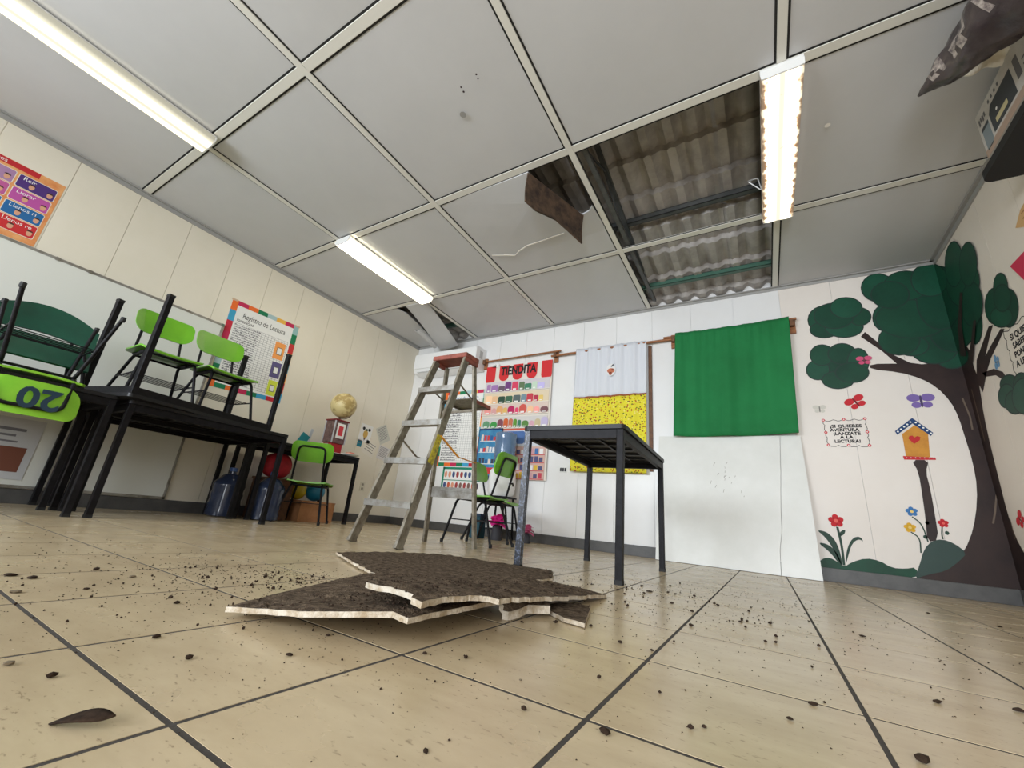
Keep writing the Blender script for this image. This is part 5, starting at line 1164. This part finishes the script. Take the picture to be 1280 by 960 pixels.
for k, ((s_, z_), r_, rot, c) in enumerate(BUTTERFLY):
    f = thing('butterfly_mural', BL[k], 'mural')
    def R2(x, y): return (s_+x*math.cos(rot)-y*math.sin(rot), z_+x*math.sin(rot)+y*math.cos(rot))
    for (cx, cy, a, b_) in ((-0.5, 0.35, 0.5, 0.38), (0.5, 0.35, 0.5, 0.38), (-0.38, -0.35, 0.36, 0.30), (0.38, -0.35, 0.36, 0.30)):
        paint('wing', [R2(r_*(cx+a*math.cos(2*PI*q/14)), r_*(cy+b_*math.sin(2*PI*q/14))) for q in range(14)], colr(*BC[c]), f, 26 if k == 3 else 3)
    paint('body', [R2(r_*0.10*math.cos(2*PI*q/10), r_*0.62*math.sin(2*PI*q/10)) for q in range(10)], colr(*[int(v*0.6) for v in BC[c]]), f, 27 if k == 3 else 4)
sg = thing('lettered_sign_mural', 'painted black lettering in a red flower vine frame left of the birdhouse', 'mural', mw=wall_back(0, 0))
for (a, c), w in zip(SIGN_LINES, ('¡SI QUIERES', 'AVENTURA', '¡LANZATE', 'A LA', 'LECTURA!')):
    text(sg, 'lettering', w, 0.036, M_ink, (a[0], a[1], 0.0014), width=c[0]-a[0], bold=0.0014)
vine = []
bx_ = SIGN_BOX
for i in range(4):
    a, c = bx_[i], bx_[(i+1) % 4]
    for k in range(12): t_ = k/12; vine.append((a[0]+(c[0]-a[0])*t_+0.006*math.sin(k*2.1), a[1]+(c[1]-a[1])*t_+0.008*math.cos(k*2.1)))
vine.append(vine[0])
o = paint('vine', stroke(vine, 0.004), M_ink, sg, 3); o.matrix_parent_inverse = sg.matrix_world.inverted()
for k in range(0, 48, 3):
    if k % 6 == 0:
        o = paint('vine_flower', cir(vine[k][0], vine[k][1], 0.012, 0.012, 10), colr(206, 60, 70), sg, 4); o.matrix_parent_inverse = sg.matrix_world.inverted()
        o = paint('flower_centre', cir(vine[k][0], vine[k][1], 0.005, 0.005, 8), M_paper, sg, 5); o.matrix_parent_inverse = sg.matrix_world.inverted()
# right wall sign, pennant
s2 = thing('lettered_sign_mural', 'painted lettering SI QUIERES SABER on the right wall at the picture edge', 'mural', mw=wall_right(D-(2.10-XR), 1.42) @ Matrix.Rotation(math.radians(-2), 4, 'Z'))
for k, w in enumerate(('SI QUIERES', 'SABER', 'PONTE', 'A LEER')):
    text(s2, 'lettering', w, 0.055, M_ink, (0.085 if k == 0 else 0.10-0.01*k, 0.185-0.058*k, 0.0014), bold=0.0015)
vb = []
for a, c in (((0.03, -0.04), (0.03, 0.26)), ((0.03, 0.26), (0.5, 0.26)), ((0.5, 0.26), (0.5, -0.04)), ((0.5, -0.04), (0.03, -0.04))):
    for k in range(12): t_ = k/12; vb.append((a[0]+(c[0]-a[0])*t_+0.012*math.sin(k*2.1), a[1]+(c[1]-a[1])*t_+0.012*math.cos(k*2.1)))
vb.append(vb[0])
b = B(); b.prism(stroke(vb, 0.005), 0.0009, 0.0012); b.obj('vine', M_ink, s2)
pn = thing('paper_pennant', 'red paper pennant on the right wall at the picture edge', 'pennant', mw=wall_right(D, 0))
q = [(p[0]-XR, p[1]) for p in PENNANT]
B().prism([q[0], (q[1][0]+0.2, q[1][1]+0.05), (q[2][0]+0.08, q[2][1]-0.06)], 0.001, 0.0025).obj('cloth', colr(200, 40, 76), pn)
hd = thing('paper_hand', 'tan striped paper shape on the right wall above the red pennant', 'decoration', mw=wall_right(D, 0))
q = [(p[0]-XR, p[1]) for p in SHAPE_TOP]
B().prism([q[0], (q[1][0]+0.12, q[1][1]+0.03), (q[2][0]+0.12, q[2][1]-0.03), q[3]], 0.001, 0.0025).obj('cut_out', colr(206, 164, 112), hd)
for k in range(3): B().box((q[0][0]-0.005, q[0][1]-0.03-0.035*k, 0.0025), (q[0][0]+0.12, q[0][1]-0.022-0.035*k, 0.0029)).obj('stripe', colr(170, 120, 76), hd)

# ================================================================== HIGH SHELF at the right picture edge
shf = thing('wall_shelf', 'black shelf fixed high on the right wall at the picture edge', 'shelf', (XR, 1.7, 2.27))
B().prism(rr(0.235, 2.22, (0.01, 0.01, 0.05, 0.01), 4, -0.1185, 0.03), 0.0, 0.045).obj('shelf_board', M_rubber, shf)
for y in (-0.7, 0.6): B().box((-0.20, y, -0.02), (-0.001, y+0.02, 0.0)).box((-0.02, y, -0.20), (-0.001, y+0.02, 0.0)).obj('bracket', M_rubber, shf)
bx = thing('printed_box', 'long white printed carton with a dark device picture on the high shelf', 'box', mw=Matrix(((0, 0, -1, 1.195), (-1, 0, 0, 2.69), (0, 1, 0, 2.316), (0, 0, 0, 1))))
B().box((0, 0, -0.225), (0.62, 0.285, 0.0), 0.002).obj('carton', mat('carton_grey', (188, 184, 178), 0.6, rgb2=(170, 164, 156), scale=6), bx)
rects('bottom_band', bx, [(0.0, 0.0, 0.62, 0.045)], colr(160, 138, 122), 0.0)
pr = B().prism([(0.12, 0.06), (0.36, 0.06), (0.36, 0.215), (0.15, 0.215), (0.12, 0.18)], 0.0002, 0.0008).obj('device_picture', colr(52, 56, 60), bx)
B().prism(rr(0.12, 0.03, 0.006, 3, 0.22, 0.10), 0.0008, 0.0012).obj('device_display', colr(190, 180, 140), pr)
B().prism(cir(0.19, 0.15, 0.008, 0.008), 0.0008, 0.0012).obj('device_button', M_paper, pr)
rects('side_panel', bx, [(0.025, 0.04, 0.10, 0.17)], colr(120, 130, 134), 0.0002)
rects('side_panel_bar', bx, [(0.025, 0.155, 0.10, 0.175), (0.03, 0.03, 0.09, 0.038)], colr(54, 58, 62), 0.0006)
rects('small_print', bx, [(0.02+0.02*k, 0.20+0.012*(k % 2), 0.034+0.02*k, 0.24) for k in range(4)]+[(0.14+0.035*k, 0.235, 0.155+0.035*k, 0.255) for k in range(4)]+[(0.39, 0.10, 0.43, 0.22), (0.45, 0.06, 0.49, 0.09), (0.45, 0.12, 0.55, 0.13), (0.45, 0.15, 0.55, 0.16)], colr(92, 90, 92), 0.0002)['kind'] = 'stuff'
pw = thing('white_paper_wad', 'crumpled white paper squeezed between bag and carton on the high shelf', 'paper', (1.135, 2.30, 2.602))
def wadf(u, v): return (-0.07+0.14*u, 0.12*v-0.05, 0.012+0.012*math.sin(u*9+v*3)+0.008*math.cos(v*11))
B().grid(wadf, 14, 10, 0.003).obj('sheet', M_paper_w, pw)
bg = thing('plastic_bag', 'dark plastic bag with pale lettering hanging over the carton on the high shelf', 'bag', (0.0, 0.0, 0.0))
spine = [(0.848, 2.262, 2.470, 0.006), (0.872, 2.225, 2.468, 0.028), (0.915, 2.17, 2.465, 0.065), (0.975, 2.08, 2.462, 0.105), (1.02, 1.97, 2.462, 0.14), (1.06, 1.86, 2.465, 0.155), (1.12, 1.74, 2.47, 0.155), (1.20, 1.60, 2.465, 0.12), (1.25, 1.50, 2.44, 0.03)]
b = B(); V = []
random.seed(9)
nseg = 40; nr = 20
def sp(t):
    t *= len(spine)-1; i = min(int(t), len(spine)-2); q = t-i
    return [spine[i][k]*(1-q)+spine[i+1][k]*q for k in range(4)]
for i in range(nseg+1):
    x, y, z, r_ = sp(i/nseg); row = []
    for k in range(nr):
        a = 2*PI*k/nr
        rr_ = r_*(1+0.10*math.sin(3*a+i*0.5)+0.07*math.sin(7*a-i*0.9))
        row.append(b.bm.verts.new((x+rr_*0.75*math.cos(a), y+rr_*0.75*math.cos(a)*0.5, z+rr_*0.92*math.sin(a))))
    V.append(row)
for i in range(nseg):
    for k in range(nr): b.bm.faces.new((V[i][k], V[i][(k+1) % nr], V[i+1][(k+1) % nr], V[i+1][k]))
b.bm.faces.new(V[0][::-1]); b.bm.faces.new(V[-1])
b.obj('bag_film', mat('bag_film', (70, 62, 62), 0.28, rgb2=(48, 40, 44), scale=7, bump=0.4, bscale=24), bg, True)
film = bg.children[0].data
film.materials.append(mat('bag_print', (176, 166, 158), 0.4, rgb2=(92, 82, 84), scale=40))
for i in range(nseg):
    for k in range(nr):
        if ((9 <= i <= 12 and k in (9, 10, 11) and (i*3+k) % 4 != 0) or (15 <= i <= 19 and k in (9, 10, 11) and (i+k) % 3 != 0) or (22 <= i <= 26 and k in (10, 11) and i % 2)): film.polygons[i*nr+k].material_index = 1

# ================================================================== DEBRIS ON THE FLOOR
def slab(name, label, pts, th, seed, rough=0.006, group='fallen ceiling panel pieces'):
    random.seed(seed)
    root = thing(name, label, 'debris', group=group)
    # ragged outline, then a fan of rings gives the top its lumps
    P = []
    n = len(pts)
    for i in range(n):
        a, c = Vector(pts[i]), Vector(pts[(i+1) % n])
        m = max(2, int((c-a).length/0.025))
        for k in range(m):
            q = a.lerp(c, k/m)
            if k: q += Vector((random.uniform(-1, 1)*rough, random.uniform(-1, 1)*rough, random.uniform(-0.2, 0.2)*rough))
            P.append(q)
    bm = bmesh.new()
    top = [bm.verts.new(q) for q in P]
    f = bm.faces.new(top)
    tri = bmesh.ops.triangulate(bm, faces=[f], quad_method='BEAUTY', ngon_method='BEAUTY')
    for _ in range(2):
        bmesh.ops.subdivide_edges(bm, edges=[e for e in bm.edges if not e.is_boundary and e.calc_length() > 0.05], cuts=1, use_grid_fill=False)
        bmesh.ops.triangulate(bm, faces=[f for f in bm.faces if len(f.verts) > 3])
    for v in bm.verts:
        if not v.is_boundary: v.co.z += random.uniform(-0.002, 0.005)
    me = bpy.data.meshes.new('dusty_face'); bm.to_mesh(me); bm.free()
    link('dusty_face', me, root, M_dirt, True)
    bb = B(); lo = [bb.bm.verts.new((q.x, q.y, max(0.0006, q.z-th))) for q in P]; hi = [bb.bm.verts.new((q.x, q.y, q.z-0.0005)) for q in P]
    m = len(P)
    for k in range(m): bb.bm.faces.new((lo[k], lo[(k+1) % m], hi[(k+1) % m], hi[k]))
    ff = bb.bm.faces.new(lo[::-1]); bmesh.ops.triangulate(bb.bm, faces=[ff])
    bb.obj('board_core', M_edge, root)
    return root
slab('ceiling_panel_piece', 'dirt covered broken ceiling panel lying in front with a white cut edge', SLAB1, 0.010, 1, 0.002)
slab('ceiling_panel_piece', 'broad brown ceiling panel piece lying flat at the ladder foot', SLAB2, 0.009, 2, 0.006)
slab('ceiling_panel_piece', 'torn ceiling panel piece on top with jagged front edge and long right tip', SLAB3, 0.011, 3, 0.006)
slab('ceiling_panel_piece', 'small grey ceiling panel scrap flat on the floor at the right of the pile', SLAB4, 0.010, 4, 0.003)
slab('ceiling_panel_piece', 'crumpled scrap hanging under the torn front edge of the pile', SLAB5, 0.02, 5, 0.006)
# crumbs that can be told apart
def chip_mesh(seed):
    random.seed(seed); bm = bmesh.new(); bmesh.ops.create_icosphere(bm, subdivisions=1, radius=0.5)
    for v in bm.verts: v.co *= random.uniform(0.7, 1.1)
    me = bpy.data.meshes.new('crumb'); bm.to_mesh(me); bm.free(); return me
chips = [chip_mesh(40+k) for k in range(6)]
for c in chips: c.materials.append(M_crumb)
pale = chip_mesh(60); pale.materials.append(M_crumb2)
CLS = ['dark crumb of roof dirt on the tiles in the foreground', 'dark crumb of roof dirt in the drift left of the fallen panels', 'dark crumb of roof dirt on the tiles under the middle table', 'dark crumb of roof dirt on the tiles right of the fallen panels']
def crumb_label(x, y):
    if x < -0.75 and y > 0.55: return CLS[1]
    if x < -0.2 and y > 1.25: return CLS[2]
    return CLS[3] if (y > 1.0 or x > 0) else CLS[0]
def crumb_group(x, y): return 'dark crumbs '+crumb_label(x, y)[24:]
for k, (x, y, a, h_) in enumerate(CRUMBS):
    if k == 0:
        lf_ = thing('dirt_flake', 'large curled dark flake on the tile at the lower left', 'debris', (x, y, 0.0))
        def ff_(u, v): return ((u-0.5)*a*1.15+0.2*a*(v-0.5), (v-0.5)*a*0.45*math.sin(PI*min(1, 0.1+u*0.8)), 0.001+0.006*u+0.004*math.sin(PI*u)+0.004*v)
        B().grid(ff_, 8, 4, 0.002).obj('flake', M_crumb, lf_, True); lf_.rotation_euler = (0, 0, 0.55); continue
    p_ = k in (4, 7, 12, 27)
    o = link('crumb', pale if p_ else chips[k % 6]); hh = min(h_, a)*0.62
    o.location = (x, y, hh*0.42); o.scale = (a, a*random.uniform(0.6, 0.9), hh); o.rotation_euler = (0, 0, random.uniform(0, 6.28))
    tag(o, crumb_label(x, y) if not p_ else 'pale crumb of ceiling board lying loose on the tiles', 'crumb', crumb_group(x, y) if not p_ else 'pale crumbs on the floor')
random.seed(77)
# more crumbs, in the drifts left of the pile and under the middle table
n = 0
while n < 220:
    q = random.random()
    if q < 0.45: x, y, s_ = random.gauss(-1.18, 0.16), random.gauss(0.80, 0.10), random.uniform(0.005, 0.012)
    elif q < 0.65: x, y, s_ = random.gauss(-1.25, 0.28), random.gauss(0.52, 0.14), random.uniform(0.004, 0.008)
    elif q < 0.85: x, y, s_ = random.gauss(-0.45, 0.22), random.gauss(1.70, 0.30), random.uniform(0.006, 0.012)
    else: x, y, s_ = random.uniform(-1.4, 0.6), random.uniform(0.4, 2.4), random.uniform(0.003, 0.007)
    n += 1
    o = link('crumb', chips[n % 6]); o.location = (x, y, s_*0.3); o.scale = (s_, s_*random.uniform(0.6, 1), s_*0.75); o.rotation_euler = (0, 0, random.uniform(0, 6.28))
    tag(o, crumb_label(x, y), 'crumb', crumb_group(x, y))
# fine grit nobody could count
bm = bmesh.new()
def grit(x, y, z, s_):
    a = random.uniform(0, 6.28)
    v = [bm.verts.new((x+s_*math.cos(a+k*2.09), y+s_*math.sin(a+k*2.09), z)) for k in range(3)]
    t_ = bm.verts.new((x+random.uniform(-0.4, 0.4)*s_, y, z+s_*0.7))
    for k in range(3): bm.faces.new((v[k], v[(k+1) % 3], t_))
for k in range(3800):
    q = random.random()
    if q < 0.22: x, y = random.gauss(-1.18, 0.22), random.gauss(0.82, 0.14)
    elif q < 0.42: x, y = random.gauss(-1.2, 0.5), random.gauss(0.58, 0.20)
    elif q < 0.62: x, y = random.gauss(-0.40, 0.28), random.gauss(1.75, 0.45)
    elif q < 0.80: x, y = random.uniform(-1.0, 0.9), random.uniform(0.3, 2.6)
    elif q < 0.86: x, y = random.gauss(-0.1, 0.35), random.gauss(3.70, 0.06)
    else: x, y = random.uniform(-2.4, 1.3), random.uniform(0.2, 3.6)
    if not (XL < x < XR and y < D-0.1): continue
    d_ = math.hypot(x, y); grit(x, y, 0.0002, random.uniform(0.0009, 0.0026)*min(1.3, 0.25+0.6*d_))
me = bpy.data.meshes.new('dirt_grit'); bm.to_mesh(me); bm.free()
o = link('dirt_grit', me, None, M_crumb); tag(o, 'fine dark dirt scattered over the floor tiles', 'dirt', kind='stuff')
bm = bmesh.new()
def inside(x, y, P):
    c = False; n = len(P)
    for i in range(n):
        (x1, y1, _), (x2, y2, _) = P[i], P[(i+1) % n]
        if (y1 > y) != (y2 > y) and x < (x2-x1)*(y-y1)/(y2-y1)+x1: c = not c
    return c
for P in (SLAB1, SLAB2, SLAB3):
    cx0, cx1 = min(p[0] for p in P), max(p[0] for p in P); cy0, cy1 = min(p[1] for p in P), max(p[1] for p in P)
    for k in range(900):
        x, y = random.uniform(cx0, cx1), random.uniform(cy0, cy1)
        if not inside(x, y, P): continue
        ws = [1/((x-p[0])**2+(y-p[1])**2+1e-4)**1.5 for p in P]; z = sum(w*p[2] for w, p in zip(ws, P))/sum(ws)
        grit(x, y, z-0.001, random.uniform(0.0015, 0.0050))
me = bpy.data.meshes.new('dirt_heap'); bm.to_mesh(me); bm.free()
o = link('dirt_heap', me, None, M_crumb); tag(o, 'coarse dark dirt lying on the fallen ceiling panel pieces', 'dirt', kind='stuff')
